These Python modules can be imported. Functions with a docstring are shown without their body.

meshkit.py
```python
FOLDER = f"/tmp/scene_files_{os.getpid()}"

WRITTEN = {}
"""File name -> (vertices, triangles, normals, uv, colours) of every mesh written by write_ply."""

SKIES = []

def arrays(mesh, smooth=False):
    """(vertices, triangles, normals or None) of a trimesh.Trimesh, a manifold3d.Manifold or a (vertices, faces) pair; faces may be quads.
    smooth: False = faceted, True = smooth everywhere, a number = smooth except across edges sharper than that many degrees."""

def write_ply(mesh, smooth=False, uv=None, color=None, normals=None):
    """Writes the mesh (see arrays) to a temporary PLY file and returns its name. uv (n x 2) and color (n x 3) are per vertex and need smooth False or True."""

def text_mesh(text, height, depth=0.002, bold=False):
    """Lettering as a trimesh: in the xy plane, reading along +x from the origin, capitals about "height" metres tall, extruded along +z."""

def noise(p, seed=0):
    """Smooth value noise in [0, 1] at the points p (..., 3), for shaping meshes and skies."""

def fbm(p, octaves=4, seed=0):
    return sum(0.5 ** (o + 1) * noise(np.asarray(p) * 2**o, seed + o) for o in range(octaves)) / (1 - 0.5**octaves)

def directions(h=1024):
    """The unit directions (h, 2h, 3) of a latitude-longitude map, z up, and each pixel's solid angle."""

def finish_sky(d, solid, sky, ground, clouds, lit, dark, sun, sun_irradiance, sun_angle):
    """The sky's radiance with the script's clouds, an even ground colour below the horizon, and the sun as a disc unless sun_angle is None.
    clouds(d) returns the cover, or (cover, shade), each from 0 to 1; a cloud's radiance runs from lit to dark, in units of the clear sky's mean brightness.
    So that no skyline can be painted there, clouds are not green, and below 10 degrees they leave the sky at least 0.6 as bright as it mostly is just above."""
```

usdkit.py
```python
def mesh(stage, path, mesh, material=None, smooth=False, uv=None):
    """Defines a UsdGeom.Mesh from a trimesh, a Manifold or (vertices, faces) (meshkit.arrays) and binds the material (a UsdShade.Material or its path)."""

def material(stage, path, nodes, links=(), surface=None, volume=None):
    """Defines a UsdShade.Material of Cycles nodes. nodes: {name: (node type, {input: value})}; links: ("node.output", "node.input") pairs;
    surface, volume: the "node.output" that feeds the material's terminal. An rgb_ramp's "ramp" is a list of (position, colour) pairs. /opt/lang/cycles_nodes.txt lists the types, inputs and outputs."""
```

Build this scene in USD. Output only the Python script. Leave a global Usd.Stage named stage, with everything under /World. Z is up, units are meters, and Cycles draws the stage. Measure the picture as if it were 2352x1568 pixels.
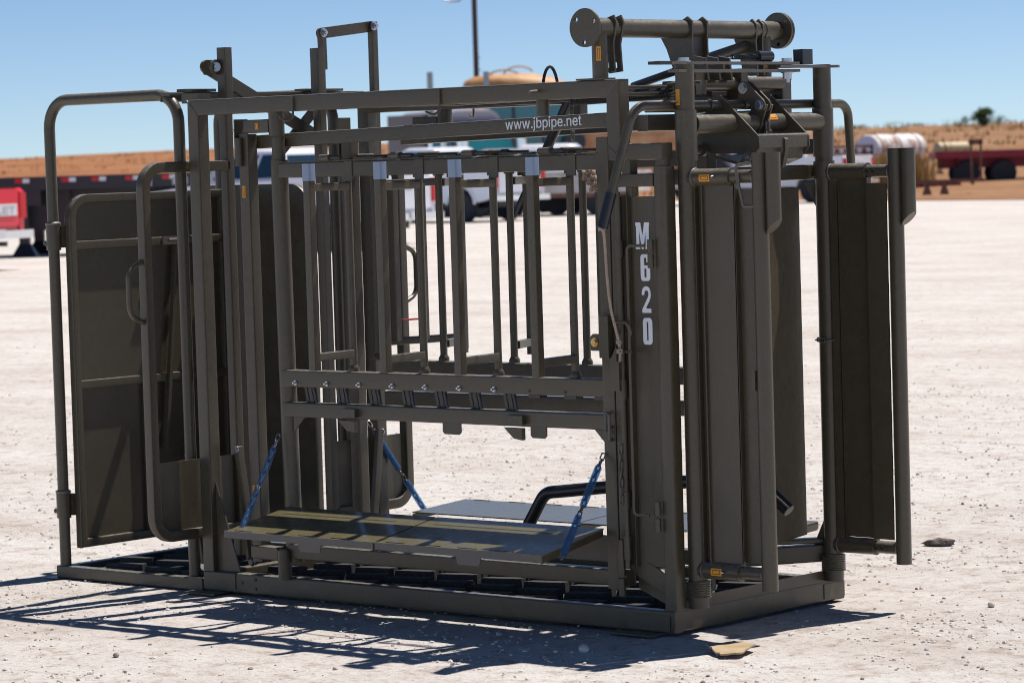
import math, random
import numpy as np, trimesh, meshkit, usdkit
from pxr import Usd, UsdGeom, UsdShade, UsdLux, Sdf, Gf, Vt
from shapely.geometry import Polygon, Point, box as sbox
from shapely.ops import unary_union

rnd = random.Random(7)
nrg = np.random.default_rng(7)
stage = Usd.Stage.CreateInMemory()
UsdGeom.SetStageUpAxis(stage, UsdGeom.Tokens.z)
UsdGeom.SetStageMetersPerUnit(stage, 1.0)
UsdGeom.Xform.Define(stage, '/World')
UsdGeom.Scope.Define(stage, '/World/Looks')

# ------------------------------------------------------------------ camera
# x runs along the chute towards its head gate, y away from the viewer, z up
CAM = np.array([6.9659, -8.8424, 1.7])
YAW, PITCH, ROLL, FPX = -0.7153, 0.0575, -0.0301, 7407.6     # FPX: focal length for a 2352 px wide picture
FW = np.array([math.sin(YAW)*math.cos(PITCH), math.cos(YAW)*math.cos(PITCH), -math.sin(PITCH)])
_r = np.array([math.cos(YAW), -math.sin(YAW), 0.0]); _u = np.cross(_r, FW)
RT = math.cos(ROLL)*_r + math.sin(ROLL)*_u
UP = -math.sin(ROLL)*_r + math.cos(ROLL)*_u
cam = UsdGeom.Camera.Define(stage, '/World/camera')
cam.AddTransformOp().Set(Gf.Matrix4d(*RT, 0, *UP, 0, *(-FW), 0, *CAM, 1))
cam.CreateHorizontalApertureAttr(36.0)
cam.CreateVerticalApertureAttr(36.0*682/1024)
cam.CreateFocalLengthAttr(36.0*FPX/2352)
cam.CreateFStopAttr(7.1)
cam.CreateFocusDistanceAttr(11.9)
cam.CreateClippingRangeAttr(Gf.Vec2f(0.1, 6000))
cam.CreateExposureAttr(0.55)

# ------------------------------------------------------------------ sky and sun
SUN = np.array([0.115, 0.466, 1.0]); SUN /= np.linalg.norm(SUN)
EL = math.asin(SUN[2]); AZ = math.atan2(SUN[0], SUN[1])
sky_mat = usdkit.material(stage, '/World/Looks/sky_air', {
    'sky': ('sky_texture', {'sky_type': 'single_scattering', 'sun_disc': False, 'sun_elevation': EL, 'sun_rotation': AZ,
                            'altitude': 900.0, 'air_density': 0.5, 'aerosol_density': 0.0, 'ozone_density': 4.2}),
    'bg': ('background_shader', {'strength': 0.073})}, [('sky.color', 'bg.color')], surface='bg.background')
dome = UsdLux.DomeLight.Define(stage, '/World/sky')
UsdShade.MaterialBindingAPI.Apply(dome.GetPrim()).Bind(sky_mat)
dome.GetPrim().SetCustomDataByKey('kind', 'structure')
sun = UsdLux.DistantLight.Define(stage, '/World/sun')
sun.CreateIntensityAttr(1.25); sun.CreateAngleAttr(0.53); sun.CreateNormalizeAttr(True)
sun.CreateColorAttr(Gf.Vec3f(1.0, 0.94, 0.87))
_z = SUN; _x = np.cross([0, 0, 1.0], _z); _x /= np.linalg.norm(_x); _y = np.cross(_z, _x)
sun.AddTransformOp().Set(Gf.Matrix4d(*_x, 0, *_y, 0, *_z, 0, 0, 0, 30, 1))

def ray(u, v):
    return FW + RT*(u-1176)/FPX - UP*(v-784)/FPX
def at(u, v, X=None, Y=None, Z=None):
    'the point of a known plane of the place that a sight line meets'
    d = ray(u, v)
    i, w = (0, X) if X is not None else (1, Y) if Y is not None else (2, Z)
    return CAM + d*(w-CAM[i])/d[i]
def far(u, depth, z=0.0):
    'a point of the yard: depth metres ahead, on the sight line of column u, at height z'
    d = FW + RT*(u-1176)/FPX
    h = math.hypot(*FW[:2])
    p = CAM + d*depth/((d[:2] @ FW[:2])/h)
    return np.array([p[0], p[1], z])

# ------------------------------------------------------------------ materials
LK = '/World/Looks/'
def mat(name, color, rough=0.5, metal=0.0, spec=0.5, bump=None, var=None, extra=None, coat=0.0):
    'bump: (scale, strength, distance); var: (scale, [(pos, colour)...]) replaces the colour by a noise ramp'
    n = {'p': ('principled_bsdf', {'base_color': color, 'roughness': rough, 'metallic': metal, 'specular_ior_level': spec, 'coat_weight': coat, **(extra or {})}),
         'g': ('geometry', {})}
    l = []
    if var:
        n['vn'] = ('noise_texture', {'scale': var[0], 'detail': 5.0, 'roughness': 0.6})
        n['vr'] = ('rgb_ramp', {'ramp': var[1]})
        l += [('g.position', 'vn.vector'), ('vn.fac', 'vr.fac'), ('vr.color', 'p.base_color')]
    if bump:
        n['bn'] = ('noise_texture', {'scale': bump[0], 'detail': 3.0, 'roughness': 0.6})
        n['bb'] = ('bump', {'strength': bump[1], 'distance': bump[2]})
        l += [('g.position', 'bn.vector'), ('bn.fac', 'bb.height'), ('bb.normal', 'p.normal')]
    return usdkit.material(stage, LK+name, n, l, surface='p.BSDF')

def paint(name, dark, light, rough, dust_sun=0.62, coat=0.0):
    'olive-brown powder coat: fine speckle, orange peel, a pale dusty film with sunlight painted into it on what faces up'
    n = {'g': ('geometry', {}),
         'sp': ('noise_texture', {'scale': 300.0, 'detail': 2.5, 'roughness': 0.75}),
         'spr': ('rgb_ramp', {'ramp': [(0.38, dark), (0.62, light)]}),
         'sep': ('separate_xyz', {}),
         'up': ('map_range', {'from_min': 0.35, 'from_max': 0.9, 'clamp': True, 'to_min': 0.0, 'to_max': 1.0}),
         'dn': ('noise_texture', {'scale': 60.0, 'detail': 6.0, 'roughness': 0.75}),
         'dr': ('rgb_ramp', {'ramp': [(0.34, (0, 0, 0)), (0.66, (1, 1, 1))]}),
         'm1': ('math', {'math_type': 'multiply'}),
         'm2': ('math', {'math_type': 'multiply', 'value2': dust_sun}),
         'mx': ('mix_color', {'b': (0.33, 0.315, 0.285)}), 'bw': ('bump', {'strength': 0.12, 'distance': 0.008}),  # pale upward faces: dusty film, lightened further to paint in sunlit tops
         'bl': ('noise_texture', {'scale': 7.0, 'detail': 5.0, 'roughness': 0.65}), 'blr': ('rgb_ramp', {'ramp': [(0.3, (0.94, 0.94, 0.93)), (0.5, (1, 1, 1)), (0.72, (1.07, 1.065, 1.06))]}), 'mv': ('mix_color', {'blend_type': 'multiply', 'fac': 1.0, 'use_clamp': False}),
         'st': ('noise_texture', {'scale': 120.0, 'detail': 2.0}), 'sm': ('mapping', {'scale': (1.0, 1.0, 0.05)}), 'str': ('rgb_ramp', {'ramp': [(0.62, (0, 0, 0)), (0.70, (1, 1, 1))]}), 'm3': ('math', {'math_type': 'multiply', 'value2': 0.035}), 'mw': ('mix_color', {'b': (0.20, 0.185, 0.165)}),
         'rr': ('map_range', {'from_min': 0.3, 'from_max': 0.7, 'to_min': rough-0.07, 'to_max': rough+0.1}),
         'bb': ('bump', {'strength': 0.5, 'distance': 0.0012}),
         'p': ('principled_bsdf', {'specular_ior_level': 0.42, 'coat_weight': coat, 'coat_roughness': 0.09})}
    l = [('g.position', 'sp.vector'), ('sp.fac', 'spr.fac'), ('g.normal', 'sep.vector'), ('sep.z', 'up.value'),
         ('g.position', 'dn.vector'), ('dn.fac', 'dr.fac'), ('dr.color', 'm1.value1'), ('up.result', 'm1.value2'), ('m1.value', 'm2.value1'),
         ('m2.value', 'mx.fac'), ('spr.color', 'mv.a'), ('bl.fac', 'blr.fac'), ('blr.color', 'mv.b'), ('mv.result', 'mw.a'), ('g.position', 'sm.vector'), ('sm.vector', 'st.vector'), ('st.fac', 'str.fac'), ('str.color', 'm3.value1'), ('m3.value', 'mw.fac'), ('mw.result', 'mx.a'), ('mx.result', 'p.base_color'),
         ('g.position', 'bl.vector'), ('bl.fac', 'rr.value'), ('rr.result', 'p.roughness'),
         ('bl.fac', 'bw.height'), ('bw.normal', 'bb.normal'), ('sp.fac', 'bb.height'), ('bb.normal', 'p.normal')]
    return usdkit.material(stage, LK+name, n, l, surface='p.BSDF')

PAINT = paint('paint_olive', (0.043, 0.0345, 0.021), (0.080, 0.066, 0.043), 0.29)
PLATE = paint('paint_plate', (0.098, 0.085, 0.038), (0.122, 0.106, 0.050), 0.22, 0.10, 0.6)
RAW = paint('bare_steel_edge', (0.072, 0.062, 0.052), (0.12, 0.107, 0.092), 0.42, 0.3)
BLACK = mat('black_rubber_grip', (0.012, 0.012, 0.015), 0.3, bump=(300, 0.15, 0.0004))
RUBBER = mat('rubber_mat', (0.014, 0.014, 0.015), 0.85, bump=(500, 0.7, 0.002), var=(180, [(0.3, (0.010, 0.010, 0.011)), (0.55, (0.024, 0.024, 0.024)), (0.75, (0.11, 0.105, 0.10))]))
ZINC = mat('zinc_bolt', (0.46, 0.48, 0.51), 0.32, 1.0, bump=(600, 0.2, 0.0003))
BRASS = mat('brass_fitting', (0.62, 0.42, 0.18), 0.35, 1.0)
CLEAR = mat('clear_plastic_cap', (0.34, 0.45, 0.64), 0.2, extra={'transmission_weight': 0.35, 'ior': 1.35}, bump=(90, 0.15, 0.001))
BLUE = usdkit.material(stage, LK+'blue_plastic_hose', {'p': ('principled_bsdf', {'base_color': (0.085, 0.19, 0.34), 'roughness': 0.22}), 't': ('transparent_bsdf', {'color': (0.72, 0.85, 1.0)}), 'm': ('mix_closure', {'fac': 0.72})},
    [('p.BSDF', 'm.closure1'), ('t.BSDF', 'm.closure2')], surface='m.closure')
ORANGE = mat('orange_decal', (0.62, 0.25, 0.012), 0.45)
INK = mat('decal_ink', (0.015, 0.012, 0.01), 0.5)
WHITE = mat('white_vinyl', (0.72, 0.74, 0.78), 0.45)
ROPE = mat('tan_rope', (0.42, 0.33, 0.25), 0.9, bump=(260, 0.8, 0.003), var=(220, [(0.35, (0.2, 0.15, 0.11)), (0.6, (0.38, 0.30, 0.24))]))
RED = mat('red_tie', (0.35, 0.01, 0.015), 0.4)

# ------------------------------------------------------------------ prims
_used, _orig = {}, {}
def path_of(parent, name):
    k = _used.get((parent, name), 0); _used[(parent, name)] = k+1
    return f'{parent}/{name}' + (f'_{k:03d}' if k else '')
def tag(prim, label=None, cat=None, group=None, kind=None):
    for k, v in (('label', label), ('category', cat), ('group', group), ('kind', kind)):
        if v: prim.SetCustomDataByKey(k, v)
    return prim
def thing(name, label, cat, loc=(0, 0, 0), rz=0.0, group=None):
    p = path_of('/World', name)
    x = UsdGeom.Xform.Define(stage, p); x.AddTranslateOp().Set(Gf.Vec3d(*map(float, loc)))
    if rz: x.AddRotateZOp().Set(math.degrees(rz))
    tag(x.GetPrim(), label, cat, group)
    return p
def put(name, mesh, m, parent='/World', smooth=32, label=None, cat=None, group=None, kind=None, origin=None):
    'one Mesh prim under parent; origin: the thing base that the world-space mesh is moved to'
    p = path_of(parent, name)
    if isinstance(mesh, (list, tuple)) and mesh and isinstance(mesh[0], trimesh.Trimesh): mesh = cat_(mesh)
    if origin is not None:
        mesh = mesh.copy(); mesh.apply_translation(-np.asarray(origin, float))
    if smooth and len(mesh.faces) > 60000: smooth = False
    usdkit.mesh(stage, p, mesh, m, smooth)
    tag(stage.GetPrimAtPath(p), label, cat, group, kind)
    return p
def cat_(ms): return trimesh.util.concatenate(ms)

# ------------------------------------------------------------------ shapes
V = lambda *a: np.array(a, float)
def nz(a): a = np.asarray(a, float); return a/np.linalg.norm(a)
def loft(rings, cap=True):
    rings = [np.asarray(r, float) for r in rings]; n = len(rings[0]); v = np.vstack(rings); f = []
    for k in range(len(rings)-1):
        a, b = k*n, (k+1)*n
        for i in range(n):
            j = (i+1) % n
            f += [[a+i, a+j, b+j], [a+i, b+j, b+i]]
    if cap:
        v = np.vstack([v, rings[0].mean(0), rings[-1].mean(0)]); c0, c1 = len(v)-2, len(v)-1; e = (len(rings)-1)*n
        for i in range(n):
            j = (i+1) % n
            f += [[c0, j, i], [c1, e+i, e+j]]
    m = trimesh.Trimesh(v, f, process=False)
    if m.volume < 0: m.invert()
    return m
def rrect(w, h, r, k=2):
    pts = []
    for cx, cy, a0 in ((1, 1, 0), (-1, 1, 90), (-1, -1, 180), (1, -1, 270)):
        for i in range(k+1):
            a = math.radians(a0+90*i/k); pts.append((cx*(w/2-r)+r*math.cos(a), cy*(h/2-r)+r*math.sin(a)))
    return np.array(pts)
def circ(r, n=18): return np.array([(r*math.cos(2*math.pi*i/n), r*math.sin(2*math.pi*i/n)) for i in range(n)])
def beam(p0, p1, w, h, r=0.006, up=(0, 0, 1), n0=None, n1=None):
    'square tube; w across (along d x up), h along up; n0, n1: normals of mitred ends'
    p0, p1 = np.asarray(p0, float), np.asarray(p1, float); d = nz(p1-p0)
    s = nz(np.cross(d, up)); u = np.cross(s, d); pr = rrect(w, h, min(r, w*.45, h*.45))
    q = pr[:, :1]*s + pr[:, 1:]*u
    ends = []
    for p, n in ((p0, n0), (p1, n1)):
        o = p+q
        if n is not None: n = np.asarray(n, float); o = o - d*((o-p) @ n / (d @ n))[:, None]
        ends.append(o)
    return loft(ends)
def vbeam(x, y, z0, z1, wx, wy, r=0.006): return beam((x, y, z0), (x, y, z1), wx, wy, r, up=(0, 1, 0))
def pipe(p0, p1, r, n=18): return sweep([p0, p1], circ(r, n))
def sweep(pts, prof, up=None):
    pts = np.asarray(pts, float); d = np.diff(pts, axis=0); d /= np.linalg.norm(d, axis=1)[:, None]
    t = np.vstack([d[0], d[:-1]+d[1:], d[-1]]); t /= np.linalg.norm(t, axis=1)[:, None]
    a = np.asarray(up if up is not None else ((0, 0, 1) if abs(d[0][2]) < .9 else (0, 1, 0)), float)
    u = nz(a-(a @ t[0])*t[0]); rings = []
    for k, p in enumerate(pts):
        u = nz(u-(u @ t[k])*t[k]); s = np.cross(t[k], u)
        c = d[max(k-1, 0)] @ t[k]
        ring = p + prof[:, :1]*s + prof[:, 1:]*u
        if 0 < k < len(pts)-1 and c < .995:                       # keep the section through a sharp joint
            b = d[k]-d[k-1]; b = nz(b-(b @ t[k])*t[k]); o = ring-p; ring = p + o + (o @ b)[:, None]*b*(1/max(c, .4)-1)
        rings.append(ring)
    return loft(rings)
def fillet(pts, r, n=6):
    pts = [np.asarray(p, float) for p in pts]; out = [pts[0]]
    for a, b, c in zip(pts, pts[1:], pts[2:]):
        u, w = nz(a-b), nz(c-b); ang = math.acos(np.clip(u @ w, -1, 1)); l = min(r/math.tan(ang/2), np.linalg.norm(a-b)*.49, np.linalg.norm(c-b)*.49)
        rr = l*math.tan(ang/2); ctr = b+nz(u+w)*rr/math.sin(ang/2); e0, e1 = b+u*l-ctr, b+w*l-ctr; th = math.acos(np.clip(nz(e0) @ nz(e1), -1, 1))
        for i in range(n+1):
            k = i/n; out.append(ctr+(math.sin((1-k)*th)*e0+math.sin(k*th)*e1)/math.sin(th))
    return np.array(out+[pts[-1]])
def bx(x0, x1, y0, y1, z0, z1, r=0.0):
    if r: return beam(((x0+x1)/2, (y0+y1)/2, z0), ((x0+x1)/2, (y0+y1)/2, z1), abs(x1-x0), abs(y1-y0), r, up=(0, 1, 0))
    return trimesh.creation.box((abs(x1-x0), abs(y1-y0), abs(z1-z0)), trimesh.transformations.translation_matrix(((x0+x1)/2, (y0+y1)/2, (z0+z1)/2)))
def prism(pts, origin, ex, ey, th, holes=()):
    'a flat plate: polygon pts in the plane (origin, ex, ey), th thick along ex x ey'
    poly = Polygon(pts, holes); m = trimesh.creation.extrude_polygon(poly, th, engine='earcut')
    ex, ey = nz(ex), nz(ey); ez = np.cross(ex, ey); T = np.eye(4); T[:3, 0], T[:3, 1], T[:3, 2], T[:3, 3] = ex, ey, ez, origin
    m.apply_transform(T)
    if m.volume < 0: m.invert()
    return m
def xz(pts, y, th, holes=()): return prism(pts, (0, y+th, 0), (1, 0, 0), (0, 0, 1), th, holes)      # occupies y .. y+th
def yz(pts, x, th, holes=()): return prism(pts, (x, 0, 0), (0, 1, 0), (0, 0, 1), th, holes)
def xy(pts, z, th, holes=()): return prism(pts, (0, 0, z), (1, 0, 0), (0, 1, 0), th, holes)
def flat(p0, p1, w, th, n):
    'flat bar: w wide in its own plane, th thick along n, round ends'
    p0, p1, n = V(*p0), V(*p1), nz(n); d = p1-p0; L = np.linalg.norm(d); d = d/L; s = np.cross(n, d)
    a = [(-w/2*math.sin(t), w/2*math.cos(t)) for t in np.linspace(0, math.pi, 7)]; b = [(L+w/2*math.sin(t), -w/2*math.cos(t)) for t in np.linspace(0, math.pi, 7)]
    return prism(a+b, p0-n*th/2, d, s, th)
def bolt(p, n, r=0.012, h=0.009, shank=0.0):
    p, n = V(*p), nz(n); a = [0, 0, 1] if abs(n[2]) < .9 else [1, 0, 0]
    hexa = sweep([p, p+n*h], circ(r, 6), a); ws = sweep([p-n*.001, p+n*.003], circ(r*1.35, 14), a)
    ms = [hexa, ws]
    if shank: ms.append(sweep([p+n*h, p+n*(h+shank)], circ(r*.55, 10), a))
    return cat_(ms)
def helix(p0, p1, R, r, turns, n=14, k=6):
    p0, p1 = V(*p0), V(*p1); d = nz(p1-p0); a = nz(np.cross(d, [0.3, 0.2, 1] if abs(d[2]) < .9 else [1, 0, 0])); b = np.cross(d, a)
    t = np.linspace(0, 1, int(turns*n)+1)
    return sweep([p0+(p1-p0)*q+R*(a*math.cos(2*math.pi*turns*q)+b*math.sin(2*math.pi*turns*q)) for q in t], circ(r, k), d)
def ring(c, n, R, r, N=18, k=8, stretch=0.0, ax=None):
    c, n = V(*c), nz(n); a = nz(ax) if ax is not None else nz(np.cross(n, [0.21, 0.4, 1])); b = np.cross(n, a); rings = []
    for i in range(N):
        t = 2*math.pi*i/N; o = a*math.cos(t)+b*math.sin(t); o2 = o*R + a*stretch*(1 if math.cos(t) >= 0 else -1)
        rings.append([c+o2+r*(math.cos(q)*o+math.sin(q)*n) for q in np.arange(k)*2*math.pi/k])
    v = np.vstack(rings); f = []
    for i in range(N):
        for j in range(k):
            A, B, C_, D = i*k+j, i*k+(j+1) % k, ((i+1) % N)*k+j, ((i+1) % N)*k+(j+1) % k
            f += [[A, C_, B], [B, C_, D]]
    m = trimesh.Trimesh(v, f, process=False)
    if m.volume < 0: m.invert()
    return m
def mirror(m, c):
    m = m.copy(); m.vertices[:, 1] = c-m.vertices[:, 1]; m.faces = m.faces[:, ::-1]; return m
def disc_hole(c, n, R, th, holes):
    c, n = V(*c), nz(n); a = nz(np.cross([0, 0, 1.0], n)); b = np.cross(n, a)
    poly = Point(0, 0).buffer(R, 16)
    for q in holes: poly = poly.difference(Point(*q[:2]).buffer(q[2], 5))
    m = trimesh.creation.extrude_polygon(poly, th, engine='earcut'); T = np.eye(4); T[:3, 0], T[:3, 1], T[:3, 2], T[:3, 3] = a, b, n, c
    m.apply_transform(T); return m
def lathe(prof, c, axis, n=24):
    'prof: (radius, along) pairs'
    c, ax = V(*c), nz(axis); a = nz(np.cross(ax, [0.13, 0.31, 1] if abs(ax[2]) < .9 else [1, 0, 0])); b = np.cross(ax, a)
    return loft([[c+ax*z+max(r, 1e-4)*(a*math.cos(t)+b*math.sin(t)) for t in np.arange(n)*2*math.pi/n] for r, z in prof], cap=True)

# ------------------------------------------------------------------ ground
def gh(x, y):
    p = np.stack([np.asarray(x, float), np.asarray(y, float), np.zeros_like(np.asarray(x, float))], -1)
    return (meshkit.fbm(p*0.9, 3, 3)-.5)*0.03 + (meshkit.fbm(p*7, 3, 5)-.5)*0.016
g2 = nz([FW[0], FW[1], 0]); r2 = V(g2[1], -g2[0], 0)

GROUND = usdkit.material(stage, LK+'caliche_ground', {
    'g': ('geometry', {}),
    'n1': ('noise_texture', {'scale': 0.55, 'detail': 6.0, 'roughness': 0.62}),
    'r1': ('rgb_ramp', {'ramp': [(0.3, (0.435, 0.40, 0.37)), (0.45, (0.505, 0.482, 0.462)), (0.62, (0.54, 0.525, 0.51))]}),
    'mp': ('mapping', {'rotation': (0, 0, YAW*-1.0), 'scale': (0.22, 1.9, 1.0)}),
    'n2': ('noise_texture', {'scale': 1.0, 'detail': 5.0, 'roughness': 0.7}),
    'r2': ('rgb_ramp', {'ramp': [(0.36, (0.90, 0.875, 0.86)), (0.55, (1, 1, 1))]}),
    'n3': ('noise_texture', {'scale': 42.0, 'detail': 4.0, 'roughness': 0.7}),
    'r3': ('rgb_ramp', {'ramp': [(0.30, (0.46, 0.38, 0.33)), (0.41, (0.88, 0.85, 0.83)), (0.52, (1, 1, 1))]}),
    'n4': ('noise_texture', {'scale': 8.5, 'detail': 4.0, 'roughness': 0.7}),
    'r4': ('rgb_ramp', {'ramp': [(0.34, (0.66, 0.57, 0.51)), (0.46, (0.95, 0.93, 0.915)), (0.54, (1, 1, 1))]}),
    'a': ('mix_color', {'blend_type': 'multiply', 'fac': 1.0}), 'b': ('mix_color', {'blend_type': 'multiply', 'fac': 0.8}), 'c': ('mix_color', {'blend_type': 'multiply', 'fac': 0.8}),
    'bn': ('noise_texture', {'scale': 70.0, 'detail': 6.0, 'roughness': 0.75}),
    'bb': ('bump', {'strength': 0.9, 'distance': 0.011}),
    'p': ('principled_bsdf', {'roughness': 0.92, 'specular_ior_level': 0.2})},
    [('g.position', 'n1.vector'), ('n1.fac', 'r1.fac'), ('g.position', 'mp.vector'), ('mp.vector', 'n2.vector'), ('n2.fac', 'r2.fac'), ('g.position', 'n3.vector'), ('n3.fac', 'r3.fac'),
     ('g.position', 'n4.vector'), ('n4.fac', 'r4.fac'), ('r1.color', 'a.a'), ('r2.color', 'a.b'), ('a.result', 'b.a'), ('r3.color', 'b.b'), ('b.result', 'c.a'), ('r4.color', 'c.b'), ('c.result', 'p.base_color'),
     ('g.position', 'bn.vector'), ('bn.fac', 'bb.height'), ('bb.normal', 'p.normal')], surface='p.BSDF')
def axis_steps(lo, hi, step, far_):
    a = list(np.arange(lo, hi+step/2, step)); d = step; x = a[-1]
    up = []
    while x < far_: d *= 1.22; x += d; up.append(x)
    d = step; x = lo; dn = []
    while x > -far_: d *= 1.22; x -= d; dn.append(x)
    return np.array(dn[::-1]+a+up)
def grid_mesh(X, Y, Z):
    n, m = X.shape; v = np.stack([X, Y, Z], -1).reshape(-1, 3); i = np.arange(n*m).reshape(n, m)
    a, b, c, d = i[:-1, :-1].ravel(), i[1:, :-1].ravel(), i[1:, 1:].ravel(), i[:-1, 1:].ravel()
    return trimesh.Trimesh(v, np.vstack([np.stack([a, b, c], 1), np.stack([a, c, d], 1)]), process=False)
gx, gy = axis_steps(-4.6, 2.6, .03, 3500), axis_steps(-2.2, 3.2, .03, 3500)
GX, GY = np.meshgrid(gx, gy, indexing='ij')
fade = np.clip(1.4-np.hypot(GX+.5, GY)/40, 0, 1)
def under(x, y): return (1-np.clip(np.maximum(np.maximum(-3.3-x, x-.02), np.maximum(-.02-y, y-1.06))/.12, 0, 1))
GZ = (gh(GX, GY)*.55-.004)*fade*(1-.75*under(GX, GY))-.002
put('ground', grid_mesh(GX, GY, GZ), GROUND, smooth=False, kind='structure')
# loose gravel
ico = trimesh.creation.icosphere(0, 1.0)
def gravel(n, seed, smin, smax, t0, t1, power):
    q = np.random.default_rng(seed); t = t0+(t1-t0)*q.random(n)**power; s = (q.random(n)-.5)*2*(.172*t+.25)
    p = CAM[:2]+g2[:2]*t[:, None]+r2[:2]*s[:, None]; size = smin*(smax/smin)**(q.random(n)**3.6)
    den = meshkit.fbm(np.c_[p*1.7, np.zeros(n)], 4, seed); keep = q.random(n) < np.clip((den-.36)*4.2, .06, 1)
    p, size = p[keep], size[keep]; n = len(p)
    z = gh(p[:, 0], p[:, 1])*.55-.006
    e = 1+.35*(q.random((n, 3))-.5)*V(1, 1, 1)+V(0.12, .12, -.2); th = q.random(n)*6.283
    v = ico.vertices[None]*(1+.42*(q.random((n, 12, 1))-.5)); v = v*e[:, None]*size[:, None, None]
    c, s_ = np.cos(th)[:, None], np.sin(th)[:, None]; x = v[..., 0]*c-v[..., 1]*s_; y = v[..., 0]*s_+v[..., 1]*c
    v = np.stack([x+p[:, :1], y+p[:, 1:], v[..., 2]+(z+size*.22)[:, None]], -1)
    f = ico.faces[None]+(np.arange(n)*12)[:, None, None]
    return trimesh.Trimesh(v.reshape(-1, 3), f.reshape(-1, 3), process=False)
STONE = mat('pale_gravel', (.5, .45, .4), .9, bump=(150, .5, .003), var=(13, [(0.32, (0.34, 0.28, 0.24)), (0.5, (0.52, 0.48, 0.44)), (0.66, (0.60, 0.57, 0.54))]))
STONE2 = mat('brown_gravel', (.3, .2, .14), .9, bump=(150, .5, .003), var=(17, [(0.32, (0.17, 0.12, 0.095)), (0.6, (0.32, 0.26, 0.22))]))
put('gravel', gravel(44000, 3, .0013, .0095, 10.0, 23, 1.35), STONE, smooth=False, label='loose pale limestone gravel strewn over the yard', cat='gravel', kind='stuff')
put('brown_gravel', gravel(11000, 4, .0013, .009, 10.0, 32, 1.3), STONE2, smooth=False, label='brown pebbles strewn among the pale gravel of the yard', cat='gravel', kind='stuff')


# ------------------------------------------------------------------ the chute
W = 1.034
O = V(-1.2, 0.52, 0)
CH = thing('squeeze_chute', 'olive-brown steel livestock squeeze chute with open head gates standing on white gravel', 'squeeze chute', O)
def C(name, mesh, m=None, parent=None, label=None, smooth=32, kind=None):
    return put(name, mesh, m or PAINT, parent or CH, smooth, label, kind=kind, origin=O)

# base frame
for far_ in (0, 1):
    F = (lambda m: mirror(m, W)) if far_ else (lambda m: m)
    b = C('base_beam', F(beam((-2.383, .025, .047), (0, .025, .047), .05, .078, .008)))
    C('joint_plate', F(bx(-2.372, -2.2, -.004, .0, .02, .082)), parent=b)
    C('joint_plate', F(bx(-.205, -.018, -.004, .0, .016, .07)), parent=b)
    for x, z in ((-2.165, .05), (-2.09, .066), (-2.09, .03)):
        C('bolt_hole', F(lathe([(.007, 0), (.007, .0015)], (x, -.0008, z), (0, -1, 0), 12)), INK, b)
    b2 = C('cage_base_beam', F(beam((-3.27, .022, .027), (-2.386, .022, .027), .044, .05, .006)))
    C('splice_plate', F(bx(-2.47, -2.39, -.004, .0, .004, .058)), parent=b2)
    C('foot_plate', F(bx(-2.42, -2.25, -.075, .03, .001, .008)))
    C('foot_plate', F(bx(-.24, -.05, -.07, .03, .001, .008)))
    C('foot_plate', F(bx(-3.31, -3.23, -.035, .04, .0005, .003)))
f = C('front_beam', beam((-.024, .003, .0485), (-.024, W-.003, .0485), .05, .078, .008))
a = C('front_angle', [xz([(-.062, .0855), (.006, .0855), (.006, .0895), (-.062, .0895)], .02, .98),
                      yz([(.02, .0895), (1.0, .0895), (1.01, .1), (1.01, .12), (1.0, .127), (.03, .127), (.012, .115), (.012, .1)], .0015, .005)])
C('rear_beam', beam((-2.35, .05, .045), (-2.35, W-.05, .045), .05, .07))
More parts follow.
